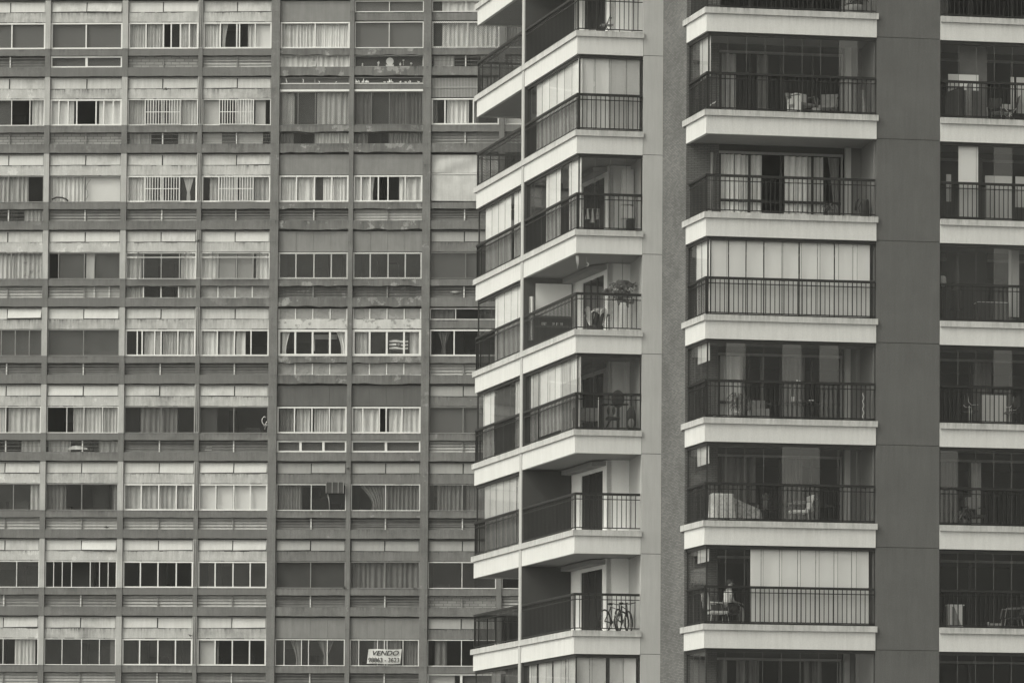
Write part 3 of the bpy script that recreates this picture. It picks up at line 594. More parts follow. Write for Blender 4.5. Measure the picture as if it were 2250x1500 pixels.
# white cloth screen hung in the window next to the tower
x0, x1, z = continue_tarp
o = empty('cloth_screen', 'big wrinkled white cloth covering a whole window right beside the new tower', 'cloth', BO, BA, ((x0 + x1) / 2, -.02, z - 1.80))
m = MB(); L_ = x1 - x0 - .04
def P(u, v): return (-L_ / 2 + L_ * u, -.03 + .014 * math.sin(u * 5 + v * 3) + .012 * math.sin(u * 19 - v * 9), .98 * (1 - v) - .015 * math.sin(u * 3.1))
m.sheet(P, 30, 14, MATS['sheet_cloth'] if 'sheet_cloth' in MATS else mat('sheet_cloth', .52, var=.12, scale=2, streak=.1))
def P2(u, v): return (-L_ / 2 + L_ * u, .0 + .02 * math.sin(u * 7 + v * 5) - (.03 * abs(u - .6)), 1.06 + .68 * (1 - v))
m.sheet(P2, 24, 10, MATS['sheet_cloth']); m.build('draped_cloth', o)

# ================================================================== TOWER
tower = empty('apartment_tower', 'modern cream and dark grey residential tower with stacked balconies, filling the right half', 'apartment building', TO, TA)
VX, VY = -.14436, .98953                      # direction of the left flank in the tower's own frame
def SV(t, off=0): return (VX * t + off, VY * t)
KP = 2.955
def z0k(k): return 27.0 - KP * k
KS = list(range(-1, 9))
def offs(path, d_):
    """offset polyline, positive = outwards"""
    out = []; n = len(path); ns = []
    for i in range(n - 1):
        dx, dy = path[i + 1][0] - path[i][0], path[i + 1][1] - path[i][1]; l = math.hypot(dx, dy); ns.append((dy / l, -dx / l))
    for i in range(n):
        if i == 0: nx, ny = ns[0]; q = 1
        elif i == n - 1: nx, ny = ns[-1]; q = 1
        else:
            nx, ny = ns[i - 1][0] + ns[i][0], ns[i - 1][1] + ns[i][1]; l = math.hypot(nx, ny); nx /= l; ny /= l; q = 1 / (nx * ns[i][0] + ny * ns[i][1])
        out.append((path[i][0] + nx * d_ * q, path[i][1] + ny * d_ * q))
    return out
def strip(m, path, do, di, za, zb, ma):
    a, b = offs(path, do), offs(path, -di); m.prism(a + b[::-1], za, zb, ma)
def ext(path, a=0, b=0):
    p = [list(q) for q in path]
    def mv(p0, p1, s_): dx, dy = p0[0] - p1[0], p0[1] - p1[1]; l = math.hypot(dx, dy); return [p0[0] + dx / l * s_, p0[1] + dy / l * s_]
    if a: p[0] = mv(p[0], p[1], a)
    if b: p[-1] = mv(p[-1], p[-2], b)
    return p
LE = SV(10.55)
PATH_L = [(LE[0] + 1.50, LE[1] + .0), LE, (0, 0), (1.975, 0)]
PATH_LN = [SV(5.30), (0, 0), (1.965, 0)]
PATH_LF = [(LE[0] + 1.50, LE[1]), LE, SV(5.52)]
MX0, MX1, MF, MBk = 3.13, 8.14, -3.82, -2.06
PATH_M = [(2.885, MBk), (MX0, MF), (MX1, MF)]
PATH_R = [(10.035, MF), (15.5, MF)]
def railing(path, z, parent, end=True):
    m = MB(); p = offs(path, -.03)
    strip(m, p, .035, .035, z + 1.03, z + 1.10, MET); strip(m, p, .012, .012, z + .90, z + .925, MET); strip(m, p, .015, .015, z + .055, z + .085, MET)
    for i in range(len(p) - 1):
        (xa, ya), (xb, yb) = p[i], p[i + 1]; l = math.hypot(xb - xa, yb - ya); n = max(2, round(l / .135)); ux, uy = (xb - xa) / l, (yb - ya) / l
        for j in range(0 if i else 1, n):
            t = l * j / n; x, y = xa + ux * t, ya + uy * t; h = .0105 if j else .02
            q = [(x - ux * h - uy * h, y - uy * h + ux * h), (x + ux * h - uy * h, y + uy * h + ux * h), (x + ux * h + uy * h, y + uy * h - ux * h), (x - ux * h + uy * h, y - uy * h - ux * h)]
            m.prism(q, z + (.0 if j % 9 == 0 else .07), z + 1.035, MET)
    return m.build('railing', parent)
def lerp(p, q, t): return (p[0] + (q[0] - p[0]) * t, p[1] + (q[1] - p[1]) * t)
def glazing(path, z, parent, pan=(9,), inset=.10, post=.012):
    """frameless balcony glazing: dark head and foot tracks, one pane per span with thin joints"""
    p = offs(path, -inset); m = MB(); zt_ = z + KP - .69
    strip(m, p, .03, .03, zt_ - .10, zt_, FRM); strip(m, p, .03, .03, z - .02, z + .05, FRM)
    for i in range(len(p) - 1):
        for s_ in (0, 1):
            q = p[i + s_]; 
            if i and not s_: continue
            m.box(q[0] - .022, q[0] + .022, q[1] - .022, q[1] + .022, z + .05, zt_ - .10, FRM)
    o = m.build('glass_enclosure', parent)
    for i in range(len(p) - 1):
        n = pan[i] if i < len(pan) else pan[-1]
        if n <= 0: continue
        gm = MB()
        for j in range(n):
            l = math.hypot(p[i + 1][0] - p[i][0], p[i + 1][1] - p[i][1]); e = .006 / l
            a, b = lerp(p[i], p[i + 1], j / n + e), lerp(p[i], p[i + 1], (j + 1) / n - e)
            gm.add([(a[0], a[1], z + .05), (b[0], b[1], z + .05), (b[0], b[1], zt_ - .1), (a[0], a[1], zt_ - .1)], [(0, 1, 2, 3)], GLR if (i == 0 and len(path) > 2 and j % 2) or rnd.random() < .12 else GLT)
            if j:
                gm.box(a[0] - .005, a[0] + .005, a[1] - .006, a[1] + .006, z + .05, zt_ - .1, CUR['g'])
        gm.build('glass_pane', o)
    return o
def blind_or_tone(path_pt_a, path_pt_b, z, segs, parent, tone='b', zlo=.06, inset=.17, wav=0):
    """blinds, and sheets painting dark rooms and reflections, just inside the glazing along one straight side; segs = list of (t0,t1[,tone[,zbottom]])"""
    p = offs([path_pt_a, path_pt_b], -inset); zt_ = z + KP - .70
    for s_ in segs:
        t0, t1 = s_[:2]; tn = s_[2] if len(s_) > 2 else tone; zb = z + (s_[3] if len(s_) > 3 else zlo)
        zt_ = z + s_[4] if len(s_) > 4 else z + KP - .70
        a, b = lerp(p[0], p[1], t0), lerp(p[0], p[1], t1); l = math.hypot(b[0] - a[0], b[1] - a[1]); nx, ny = -(b[1] - a[1]) / l, (b[0] - a[0]) / l
        m = MB(); ph = rnd.uniform(0, 6)
        def P(u, v):
            w_ = wav * math.sin(ph + u * l * 38) if wav else .006 * math.sin(ph + u * 5 + v * 2)
            return (a[0] + (b[0] - a[0]) * u + nx * w_, a[1] + (b[1] - a[1]) * u + ny * w_, zt_ - (zt_ - zb) * v)
        m.sheet(P, max(8, int(l / .03)) if wav else 8, 3, CUR[tn]); m.build('curtain' if wav else 'roller_blind_or_tone', parent)
def net(pa, pb, z, parent, step=.085):
    l = math.hypot(pb[0] - pa[0], pb[1] - pa[1]); m = MB()
    def f(x, zz): return (pa[0] + (pb[0] - pa[0]) * x / l, pa[1] + (pb[1] - pa[1]) * x / l, zz)
    wires(m, 0, l, z + .02, z + KP - .70, 0, step, .0017, NETM, f); m.build('safety_net', parent)

# shared core parts
A0 = (SV(5.40)[0] + 1.53, SV(5.40)[1]); A1 = (1.30, 2.03)
plate = [(LE[0] + 1.52, LE[1]), A0, A1, (2.05, 2.03), (2.05, .12), (2.64, .12), (2.96, MBk + .12), (16, MBk + .12), (16, 11), (LE[0] + 1.52, 11)]
m = MB()
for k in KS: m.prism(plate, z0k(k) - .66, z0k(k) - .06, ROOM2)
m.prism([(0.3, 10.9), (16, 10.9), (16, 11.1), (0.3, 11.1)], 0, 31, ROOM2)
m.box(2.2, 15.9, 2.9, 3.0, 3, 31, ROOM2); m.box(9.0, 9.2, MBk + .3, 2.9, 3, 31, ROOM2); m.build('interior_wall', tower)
m = MB(); zs = [0] + [z0k(k) - .67 for k in KS[::-1]] + [31.5]
for a, b in zip(zs, zs[1:]): m.box(1.985, 2.575, -.0, 2.4, a + .008, b - .008, COL)
m.box(1.995, 2.565, .012, 2.39, 0, 31.4, JNT); m.build('column', tower)
m = MB()
for a, b in zip(zs, zs[1:]): m.box(MX1 + .005, 10.03, MF + .03, MBk + .4, a + .008, b - .008, DKW)
m.box(MX1 + .02, 10.02, MF + .045, MBk + .3, 0, 31.4, JNT); m.build('dark_wall', tower)
m = MB(); q0, q1 = (2.575, 0.0), (2.885, MBk); m.prism([q0, q1, (q1[0] + .25, q1[1] + .06), (q0[0] + .25, q0[1] + .06)], 0, 31.5, TBR)
m.box(2.89, 3.86, MBk + .004, MBk + .2, 0, 31.5, TBF); m.build('brick_wall', tower)
m = MB(); m.box(0.2, 16, -.5, 10.8, 0, z0k(8) - .7, COL); m.build('base_wall', tower)
m = MB(); m.box(15.52, 17.4, MF + .03, 11.2, 0, 31.5, DKW); m.box(1.2, 15.5, 2.5, 11, 30.6, 31.6, FAS); m.build('end_wall', tower)
m = MB()
for k in KS[:-1]:
    z = z0k(k); c = z + KP - .69
    # partition between the two flank balconies, with a narrow pale edge
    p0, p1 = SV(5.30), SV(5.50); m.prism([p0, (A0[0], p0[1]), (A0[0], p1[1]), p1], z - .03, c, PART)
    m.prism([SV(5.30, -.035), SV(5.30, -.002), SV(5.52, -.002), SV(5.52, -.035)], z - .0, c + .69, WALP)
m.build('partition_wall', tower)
DV0, DV1 = 2.4, 4.4
def AW(v): f_ = (v - 2.03) / (5.40 - 2.03); return (A1[0] + (A0[0] - A1[0]) * f_, A1[1] + (A0[1] - A1[1]) * f_)
for k in KS[:-1]:
    m = MB(); z = z0k(k); c = z + KP - .66
    def wseg(va, vb, za, zb, ma, th=.15, off=0): a, b = AW(va), AW(vb); m.prism([(a[0] + off, a[1]), (b[0] + off, b[1]), (b[0] + off + th, b[1]), (a[0] + off + th, a[1])], za, zb, ma)
    wseg(5.40, DV1, z - .06, c, WAL); wseg(DV0, 2.03, z - .06, c, WAL); wseg(DV1, DV0, z + 2.02, c, WAL)
    m.box(A1[0] + .003, 1.984, 2.03, 2.2, z - .06, c, WALG)
    # beam under the soffit
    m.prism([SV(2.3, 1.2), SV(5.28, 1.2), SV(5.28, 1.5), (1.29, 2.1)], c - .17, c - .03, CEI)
    m.build('apartment_wall', tower); m = MB()
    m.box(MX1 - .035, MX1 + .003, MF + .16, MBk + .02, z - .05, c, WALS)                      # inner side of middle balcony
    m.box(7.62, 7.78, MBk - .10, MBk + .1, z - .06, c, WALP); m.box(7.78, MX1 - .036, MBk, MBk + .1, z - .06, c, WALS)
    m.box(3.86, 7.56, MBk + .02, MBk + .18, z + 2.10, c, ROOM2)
    m.build('apartment_wall', tower)
# balcony doors
def door_m(k):
    z = z0k(k); x0, x1 = 3.87, 7.55; y = MBk + .03; m = MB(); t = .05
    m.box(x0, x1, y - .04, y + .02, z + 2.03, z + 2.10, ALG); m.box(x0, x0 + t, y - .03, y + .02, z, z + 2.03, FRM); m.box(x1 - t, x1, y - .03, y + .02, z, z + 2.03, ALG)
    for q in (.245, .5, .755): m.box(x0 + (x1 - x0) * q - .035, x0 + (x1 - x0) * q + .035, y - .02, y + .02, z, z + 2.03, FRM)
    m.box(x0 + t, x1 - t, y - .015, y + .015, z + .62, z + .70, FRM) if k in (2, 4, 5) else None
    return m.build('balcony_door', tower)
def door_r(k):
    z = z0k(k); y = MBk + .03; m = MB(); m.box(10.1, 15, y - .04, y + .02, z + 2.03, z + 2.10, ALG)
    for x in (10.15, 11.4, 12.65, 13.9): m.box(x - .04, x + .04, y - .02, y + .02, z, z + 2.03, FRM)
    return m.build('balcony_door', tower)
def door_l(k):
    z = z0k(k); m = MB()
    for v_ in (DV1, 3.75, 3.15, DV0 + .04):
        a = AW(v_); b = AW(v_ - .06); m.prism([(a[0] + .03, a[1]), (b[0] + .03, b[1]), (b[0] + .1, b[1]), (a[0] + .1, a[1])], z - .05, z + 2.02, FRM)
    a, b = AW(DV1), AW(DV0); m.prism([(a[0] + .05, a[1]), (b[0] + .05, b[1]), (b[0] + .07, b[1]), (a[0] + .07, a[1])], z - .05, z + 2.02, mat('door_glass_dark', .03, rough=.1, spec=.5))
    return m.build('balcony_door', tower)
DOORM = {k: door_m(k) for k in KS[1:-1]}; DOORR = {k: door_r(k) for k in KS[1:-1]}; DOORL = {k: door_l(k) for k in KS[1:-1]}

BAL = {}
for k in KS:
    z = z0k(k)
    for nm, path, inner in (('L', PATH_L, None), ('M', PATH_M, None), ('R', PATH_R, None)):
        m = MB(); a = offs(path, 0)
        if nm == 'L': poly = [LE, (0, 0), (1.98, 0), (1.98, 2.02), (1.30, 2.02), (A0[0], A0[1]), (LE[0] + 1.5, LE[1])]
        elif nm == 'M': poly = [(2.89, MBk), (MX0, MF), (MX1, MF), (MX1, MBk + .11), (2.89, MBk + .11)]
        else: poly = [(10.04, MF), (15.5, MF), (15.5, MBk + .11), (10.04, MBk + .11)]
        ins = offs(path, -.06)
        # slab between fascias: soffit a touch above the fascia's lower edge
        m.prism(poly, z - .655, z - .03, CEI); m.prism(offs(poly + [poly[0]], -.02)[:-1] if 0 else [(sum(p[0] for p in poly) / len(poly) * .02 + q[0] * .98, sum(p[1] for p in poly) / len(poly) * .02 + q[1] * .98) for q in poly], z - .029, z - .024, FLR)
        strip(m, path, .004, .10, z - .69, z - .165, FAS)
        o = m.build('balcony', tower); BAL[(nm, k)] = o
        m = MB()
        if nm == 'L':
            e = ext(PATH_L[:], 0, .03); strip(m, [PATH_L[0], SV(10.62), SV(5.47)], .062, .12, z - .17, z, CAP); strip(m, [SV(5.455), (0, 0), (1.995, 0)], .062, .12, z - .17, z, CAP)
        elif nm == 'M': strip(m, [(2.86, MBk + .2), (MX0, MF), (MX1 + .045, MF)], .062, .12, z - .17, z, CAP)
        else: strip(m, [(10.035, MF), (15.5, MF)], .062, .12, z - .17, z, CAP)
        m.build('ledge', o)
        if k == -1 or k == 8: continue
        if nm == 'L': railing([(LE[0] + 1.4, LE[1]), LE, SV(5.5)], z, o); railing([SV(5.29), (0, 0), (1.955, 0)], z, o)
        elif nm == 'M': railing([(2.96, MBk), (MX0, MF), (MX1 - .03, MF)], z, o)
        else: railing([(10.06, MF), (15.4, MF)], z, o)
# groove lines on the flank fascia where the two balconies meet
SN = PATH_LN[0]
def near_side(k, segs, **kw): blind_or_tone(SV(5.30), (0, 0), z0k(k), segs, BAL[('L', k)], **kw)
def near_front(k, segs, **kw): blind_or_tone((0, 0), (1.96, 0), z0k(k), segs, BAL[('L', k)], **kw)
def far_side(k, segs, **kw): blind_or_tone(LE, SV(5.52), z0k(k), segs, BAL[('L', k)], **kw)
for k in (1, 2, 4, 7): glazing(PATH_LN, z0k(k), BAL[('L', k)], (7, 4))
for k in (2, 3, 4, 5, 7): glazing([LE, SV(5.53)], z0k(k), BAL[('L', k)], (7,))
near_side(1, [(.13, .52, 'W'), (.525, .99, 'W')]); near_front(1, [(.03, .27, 'b'), (.275, .5, 'b'), (.505, .76, 'h'), (.765, .97, 'h')])
near_side(2, [(.33, .60, 'W'), (.76, .99, 'W')])
near_side(4, [(.22, .42, 'W', .2), (.42, .99, 'W', 1.55), (.42, .62, 'W', .2)]); near_side(4, [(.06, .2, 'm'), (.63, .99, 'm')], wav=.02)  # upper bright blinds also paint the sky reflected in this glazing
near_side(7, [(.06, .2, 'm'), (.24, .5, 'h'), (.52, .74, 'h'), (.75, .98, 'm')], wav=.015); near_front(7, [(.05, .25, 'h'), (.255, .5, 'h'), (.56, .76, 'h'), (.765, .96, 'b')])
far_side(2, [(.10, .66, 'W'), (.72, .99, 'W')]); far_side(3, [(.33, .98, 'W')]); far_side(4, [(.08, .32, 'b'), (.78, .97, 'h')]); far_side(5, [(.12, .36, 'm'), (.365, .62, 'h'), (.625, .82, 'm'), (.825, .98, 'h')])
far_side(4, [(.34, .76, 'd')]); far_side(7, [(.3, .5, 'x'), (.6, .95, 'd')])  # d sheets paint the darkness behind clear glass
net(LE, SV(5.55), z0k(0), BAL[('L', 0)]); net(LE, SV(5.55), z0k(1), BAL[('L', 1)]); net(SV(5.25, .0), (0, 0), z0k(3), BAL[('L', 3)]); net((0.0, 0), (1.95, 0), z0k(3), BAL[('L', 3)], .075)
# middle stack
def uM(px): return MX0 + (px - 1550) / 74.87
def uR(px): return 10.03 + (px - 2065) / 74.87
def tM(px): return (uM(px) - MX0) / (MX1 - MX0)
for k in (1, 3, 4, 5, 6, 7): glazing(PATH_M, z0k(k), BAL[('M', k)], (3, 9))
fr_ = [tM(1480 + q / 3.75) for q in (318, 456, 464, 602, 607, 745, 755, 897, 901, 1035, 1047, 1190, 1194, 1328, 1338, 1484, 1488, 1627)]
blind_or_tone(PATH_M[1], PATH_M[2], z0k(3), [(fr_[i], fr_[i + 1]) for i in range(0, 18, 2)], BAL[('M', 3)], 'b')
blind_or_tone(PATH_M[0], PATH_M[1], z0k(3), [(.28, .55), (.57, .95)], BAL[('M', 3)], 'b')
blind_or_tone(PATH_M[1], PATH_M[2], z0k(6), [(tM(1653), tM(1676)), (tM(1677), tM(1716)), (tM(1717), tM(1756)), (tM(1757), tM(1796)), (tM(1797), tM(1836)), (tM(1837), tM(1875)), (tM(1876), tM(1913))], BAL[('M', 6)], 'b')
for k in (4, 5): blind_or_tone(PATH_M[0], PATH_M[1], z0k(k), [(.35, .95, 'h', 1.65)], BAL[('M', k)])
blind_or_tone(PATH_M[0], PATH_M[1], z0k(1), [(.4, .95, 'h', 1.45), (.4, .95, 'h', 1.0)], BAL[('M', 1)])
blind_or_tone(PATH_M[0], PATH_M[1], z0k(6), [(.4, .95, 'm', 1.8)], BAL[('M', 6)])
def mdc(k, segs, y=MBk + .14, D=None, X=(3.92, 7.5), amp=.04):
    for a, b, tn in segs:
        sh_ = tn[1:] if len(tn) > 1 else ''
        curtain(a, b, z0k(k) + .02, z0k(k) + 2.03, tn[0], (D or DOORM)[k], y=y, amp=amp, shape=sh_)
mdc(2, [(uM(1600), uM(1640), 'c'), (uM(1642), uM(1703), 'c'), (uM(1752), uM(1800), 'c'), (uM(1800), uM(1840), 'm'), (uM(1850), uM(1875), 'xR')])
mdc(2, [(uM(1585), uM(1600), 'xL')], y=MBk - .05)
mdc(1, [(uM(1612), uM(1645), 'm'), (uM(1690), uM(1715), 'x')]); mdc(4, [(uM(1612), uM(1662), 'm'), (uM(1700), uM(1708), 'x'), (uM(1748), uM(1800), 'x')]); mdc(5, [(uM(1612), uM(1690), 'x'), (uM(1750), uM(1795), 'x')])
mdc(7, [(uM(1585), uM(1630), 'x'), (uM(1650), uM(1700), 'x'), (uM(1800), uM(1840), 'x')])
# right stack
for k in (1, 2, 3, 4, 5, 6, 7): glazing([(10.05, MF), (15.4, MF)], z0k(k), BAL[('R', k)], (10,))
def rb(k, segs, inset=.17):
    L_ = 15.5 - 10.035; blind_or_tone(PATH_R[0], PATH_R[1], z0k(k), [((uR(a) - 10.035) / L_, (uR(b) - 10.035) / L_) + tuple(r_) for a, b, *r_ in segs], BAL[('R', k)], 'h', inset=inset)
rb(1, [(2090, 2112, 'h', .5, 1.36), (2112, 2158, 'b', .9, 1.36)], inset=.4); rb(1, [(2122, 2184, 'x', .05)], inset=.75); rb(1, [(2232, 2240, 'h', .3, 1.36), (2245, 2290, 'h', .3, 1.36)], .5)  # pale sheets stand in for reflections and interior behind the glass
rb(2, [(2108, 2153, 'b', .12)]); rb(2, [(2088, 2099, 'h', .6, 1.4), (2175, 2236, 'h', .12, 1.4), (2243, 2290, 'h', .5, 1.4)], .5); rb(3, [(2236, 2260, 'h', .3)], .9); rb(3, [(2108, 2200, 'd', .3)], 1.5)
mdc(4, [(uR(2178), uR(2218), 'x')], D=DOORR); mdc(5, [(uR(2105), uR(2140), 'x'), (uR(2170), uR(2196), 'm')], D=DOORR); mdc(6, [(uR(2068), uR(2088), 'x')], D=DOORR); mdc(0, [(uR(2080), uR(2120), 'x')], D=DOORR)
net((10.06, MF - .05), (15.4, MF - .05), z0k(3), BAL[('R', 3)], .08)
m = MB(); l_ = 5.3; wires(m, 10.07, 15.4, z0k(2) + .03, z0k(2) + 1.0, MF + .08, .07, .003, NETM); m.build('safety_net', BAL[('R', 2)])

# ---------------------------------------------------------------- things on the balconies
def tthing(name, label, cat, u, y, z, fn, rz=0, group=None):
    o = empty(name, label, cat, TO, TA, (u, y, z), rz, group); fn(o); return o
def part(o, name, f, bevel=0):
    m = MB(); f(m); return m.build(name, o, bevel)
FL = -.03
def chair(seat=.45, wd=.5, bk=.9, cush=WHT, frame=MET, arms=True, thick=.08):
    """armchair facing +x"""
    def f(o):
        part(o, 'seat', lambda m: m.box(-.25, .27, -wd / 2, wd / 2, seat - thick, seat, cush), .02)
        def back(m):
            def P(u, v): return (-.27 - .10 * v - .0, -wd / 2 + wd * u, seat + .03 + (bk - seat) * v)
            m.sheet(P, 2, 4, cush); m.add([(-.33 - .1 * v, s_ * wd / 2, seat + .03 + (bk - seat) * v) for v in (0, 1) for s_ in (-1, 1)] + [(-.25 - .1 * v, s_ * wd / 2, seat + .03 + (bk - seat) * v) for v in (0, 1) for s_ in (-1, 1)],
                [(0, 2, 3, 1), (4, 5, 7, 6), (0, 4, 6, 2), (1, 3, 7, 5), (2, 6, 7, 3), (0, 1, 5, 4)], cush)
        part(o, 'backrest', back, .015)
        for sx in (-1, 1):
            for sy in (-1, 1):
                part(o, 'leg', lambda m: m.tube([(sx * .24, sy * wd * .46, seat - thick), (sx * .29, sy * wd * .5, 0)], .016, frame))
        if arms:
            for sy in (-1, 1): part(o, 'armrest', lambda m: m.tube([(-.32, sy * (wd / 2 + .03), seat + .24), (.22, sy * (wd / 2 + .03), seat + .22), (.27, sy * (wd / 2 + .02), seat - .05)], .018, frame))
    return f
def skin_fig(name, verts, edges, rad, ma, parent, sub=2):
    me = bpy.data.meshes.new(name); me.from_pydata(verts, edges, []); me.materials.append(ma); o = bpy.data.objects.new(name, me); C.objects.link(o); o.parent = parent
    s_ = o.modifiers.new('skin', 'SKIN'); s_.use_smooth_shade = True
    for i, r_ in enumerate(rad): me.skin_vertices[0].data[i].radius = (r_, r_) if not isinstance(r_, tuple) else r_
    me.skin_vertices[0].data[0].use_root = True
    q = o.modifiers.new('sub', 'SUBSURF'); q.levels = sub; q.render_levels = sub; return o
# seated person, facing +x
def f_person(o):
    V = [(0, 0, .50), (.02, 0, .68), (.05, 0, .88), (.06, 0, 1.0), (.09, 0, 1.08), (.12, 0, 1.20), (.12, 0, 1.29)]; E_ = [(0, 1), (1, 2), (2, 3), (3, 4), (4, 5), (5, 6)]
    r_ = [(.16, .13), (.14, .12), (.16, .12), (.12, .08), .05, .085, .07]
    for sy in (-1, 1):
        b = len(V); V += [(.04, sy * .10, .49), (.26, sy * .12, .51), (.44, sy * .12, .50), (.46, sy * .12, .28), (.44, sy * .12, .08), (.55, sy * .13, .04), (.62, sy * .13, .03)]; E_ += [(0, b)] + [(b + i, b + i + 1) for i in range(6)]
        r_ += [.10, .085, .065, .055, .038, .038, .025]
        b = len(V); V += [(.05, sy * .17, .97), (.06, sy * .23, .84), (.10, sy * .25, .70), (.24, sy * .20, .66), (.34, sy * .15, .66), (.38, sy * .14, .66)]; E_ += [(3, b)] + [(b + i, b + i + 1) for i in range(5)]
        r_ += [.06, .048, .042, .034, .024, (.016, .034)]
    body = skin_fig('body', V, E_, r_, SKN, o)
    for sy in (-1, 1):
        for fi in range(4):
            y_ = sy * (.14 + (fi - 1.5) * .019); L_ = (.07, .08, .075, .06)[fi]
            skin_fig('finger', [(.385, y_, .66), (.385 + L_ * .5, y_, .655), (.385 + L_ * .85, y_, .63), (.385 + L_, y_, .60)], [(0, 1), (1, 2), (2, 3)], [.009, .0085, .008, .006], SKN, o, 1)
        skin_fig('thumb', [(.35, sy * .12, .66), (.385, sy * .095, .65), (.41, sy * .09, .63)], [(0, 1), (1, 2)], [.011, .009, .007], SKN, o, 1)
    skin_fig('shirt', [(0.0, 0, .56), (.02, 0, .70), (.05, 0, .88), (.055, 0, .985), (.05, -.17, .975), (.06, -.23, .85), (.05, .17, .975), (.06, .23, .85)], [(0, 1), (1, 2), (2, 3), (3, 4), (4, 5), (3, 6), (6, 7)], [(.185, .155), (.16, .14), (.18, .145), (.13, .095), .078, .062, .078, .062], CLW, o)
    V = [(0, 0, .50)]; E_ = []; r_ = [(.17, .15)]
    for sy in (-1, 1): b = len(V); V += [(.06, sy * .10, .49), (.26, sy * .12, .51), (.38, sy * .12, .505)]; E_ += [(0, b), (b, b + 1), (b + 1, b + 2)]; r_ += [.115, .10, .085]
    skin_fig('shorts', V, E_, r_, DKF, o)
    part(o, 'hair', lambda m: m.ball((.095, 0, 1.275), .088, HAIR, 12, (1.05, .92, .95)))
    part(o, 'face', lambda m: (m.tube([(.205, 0, 1.245), (.232, 0, 1.215), (.208, 0, 1.205)], [.008, .013, .008], SKN), m.ball((.193, -.03, 1.243), .009, INK, 6), m.ball((.193, .03, 1.243), .009, INK, 6), m.box(.196, .203, -.022, .022, 1.168, 1.175, INK)))
    for sy in (-1, 1): part(o, 'ear', lambda m: m.ball((.115, sy * .086, 1.225), .022, SKN, 8, (1, .5, 1.3)))
z6, z5, z4, z3, z2, z1, z00 = [z0k(k) + FL for k in (6, 5, 4, 3, 2, 1, 0)]
tthing('person', 'person in pale shirt and dark shorts seated sideways behind a balcony railing', 'person', uM(1612), MF + .85, z6 + .03, f_person, rz=R(12))
tthing('armchair', 'dark armchair the person sits in', 'chair', uM(1612), MF + .85, z6, chair(.44, .52, .85, DKF, MET), rz=R(12))
tthing('armchair', 'white cushioned armchair in front of the seated person, at the balcony corner', 'chair', uM(1584), MF + .42, z6, chair(.42, .5, .92, WHT, CHR), rz=R(8))
part_tab = lambda h, r_, ma: (lambda o: (part(o, 'table_top', lambda m: m.lathe([(r_, 0), (r_, .03)], (0, 0, h - .03), ma, 20)), part(o, 'leg', lambda m: m.lathe([(.2, 0), (.03, .03), (.03, h - .04)], (0, 0, 0), MET, 10))))
tthing('plant', 'dark leafy plant standing behind the seated person', 'plant', uM(1640), MF + 1.0, z6, lambda o: None) if 0 else None
def drape(w1, d1, h, ma, seed=0, slope=0, th=0):
    """cloth over a table or chair back: top and four hanging sides with folds"""
    def f(o):
        r = random.Random(seed); m = MB(); N = 56; ph = r.uniform(0, 6)
        def ring(s_):
            pts = []
            for i in range(N):
                a = 2 * math.pi * i / N; c, s2 = math.cos(a), math.sin(a); q = 1 / max(abs(c), abs(s2)); x, y = c * q, s2 * q; x = max(-1, min(1, x)); y = max(-1, min(1, y))
                fl = 1 + s_ * (.10 + .10 * math.sin(a * 9 + ph) + .05 * math.sin(a * 17)); zz = h - slope * (x + 1) / 2 if s_ == 0 else (h - slope * (x + 1) / 2) * (1 - s_) + s_ * (.06 + .10 * abs(math.sin(a * 2 + ph)))
                pts.append((x * w1 / 2 * fl, y * d1 / 2 * fl, zz))
            return pts
        vs = [(0, 0, h - slope / 2)]; fs = []
        for q in (0, .05, .35, .7, 1): vs += ring(q)
        for i in range(N): fs.append((0, 1 + i, 1 + (i + 1) % N))
        for k_ in range(4):
            for i in range(N): a = 1 + k_ * N; fs.append((a + i, a + N + i, a + N + (i + 1) % N, a + (i + 1) % N))
        m.add(vs, fs, ma, True); m.build('cloth', o)
        for sx in (-1, 1):
            for sy in (-1, 1): part(o, 'leg', lambda m: m.tube([(sx * w1 * .42, sy * d1 * .42, 0), (sx * w1 * .42, sy * d1 * .42, h - slope * .5 - .05)], .018, WOOD))
        part(o, 'table_top', lambda m: m.box(-w1 * .47, w1 * .47, -d1 * .47, d1 * .47, h - slope - .06, h - slope - .02, WOOD))
    return f
tthing('covered_table', 'table under a pale speckled cloth hanging nearly to the floor, left half of the balcony', 'table', uM(1598), MF + .75, z5, drape(.62, .5, .86, mat('speckled_cloth', .62, var=.12, scale=14, peel=(.75, 16, .55)), 3))
tthing('covered_armchair', 'long low seat under a darker patterned cover sloping down to the right', 'chair', uM(1648), MF + .95, z5, drape(.95, .6, .82, PAT, 5, .40))
tthing('armchair', 'folding chair with white seat and a white towel thrown over its back', 'chair', uM(1768), MF + .8, z5, lambda o: (chair(.44, .48, .85, WHT, ALG)(o), part(o, 'towel', lambda m: m.sheet(lambda u, v: (-.42 + .18 * math.sin(v * 3.14) - .12 * v, -.28 + .5 * u, .42 + .55 * math.sin(min(1, v * 1.2) * 2.0) * (1 - .3 * v)), 8, 12, CLW, .01))), rz=R(180))
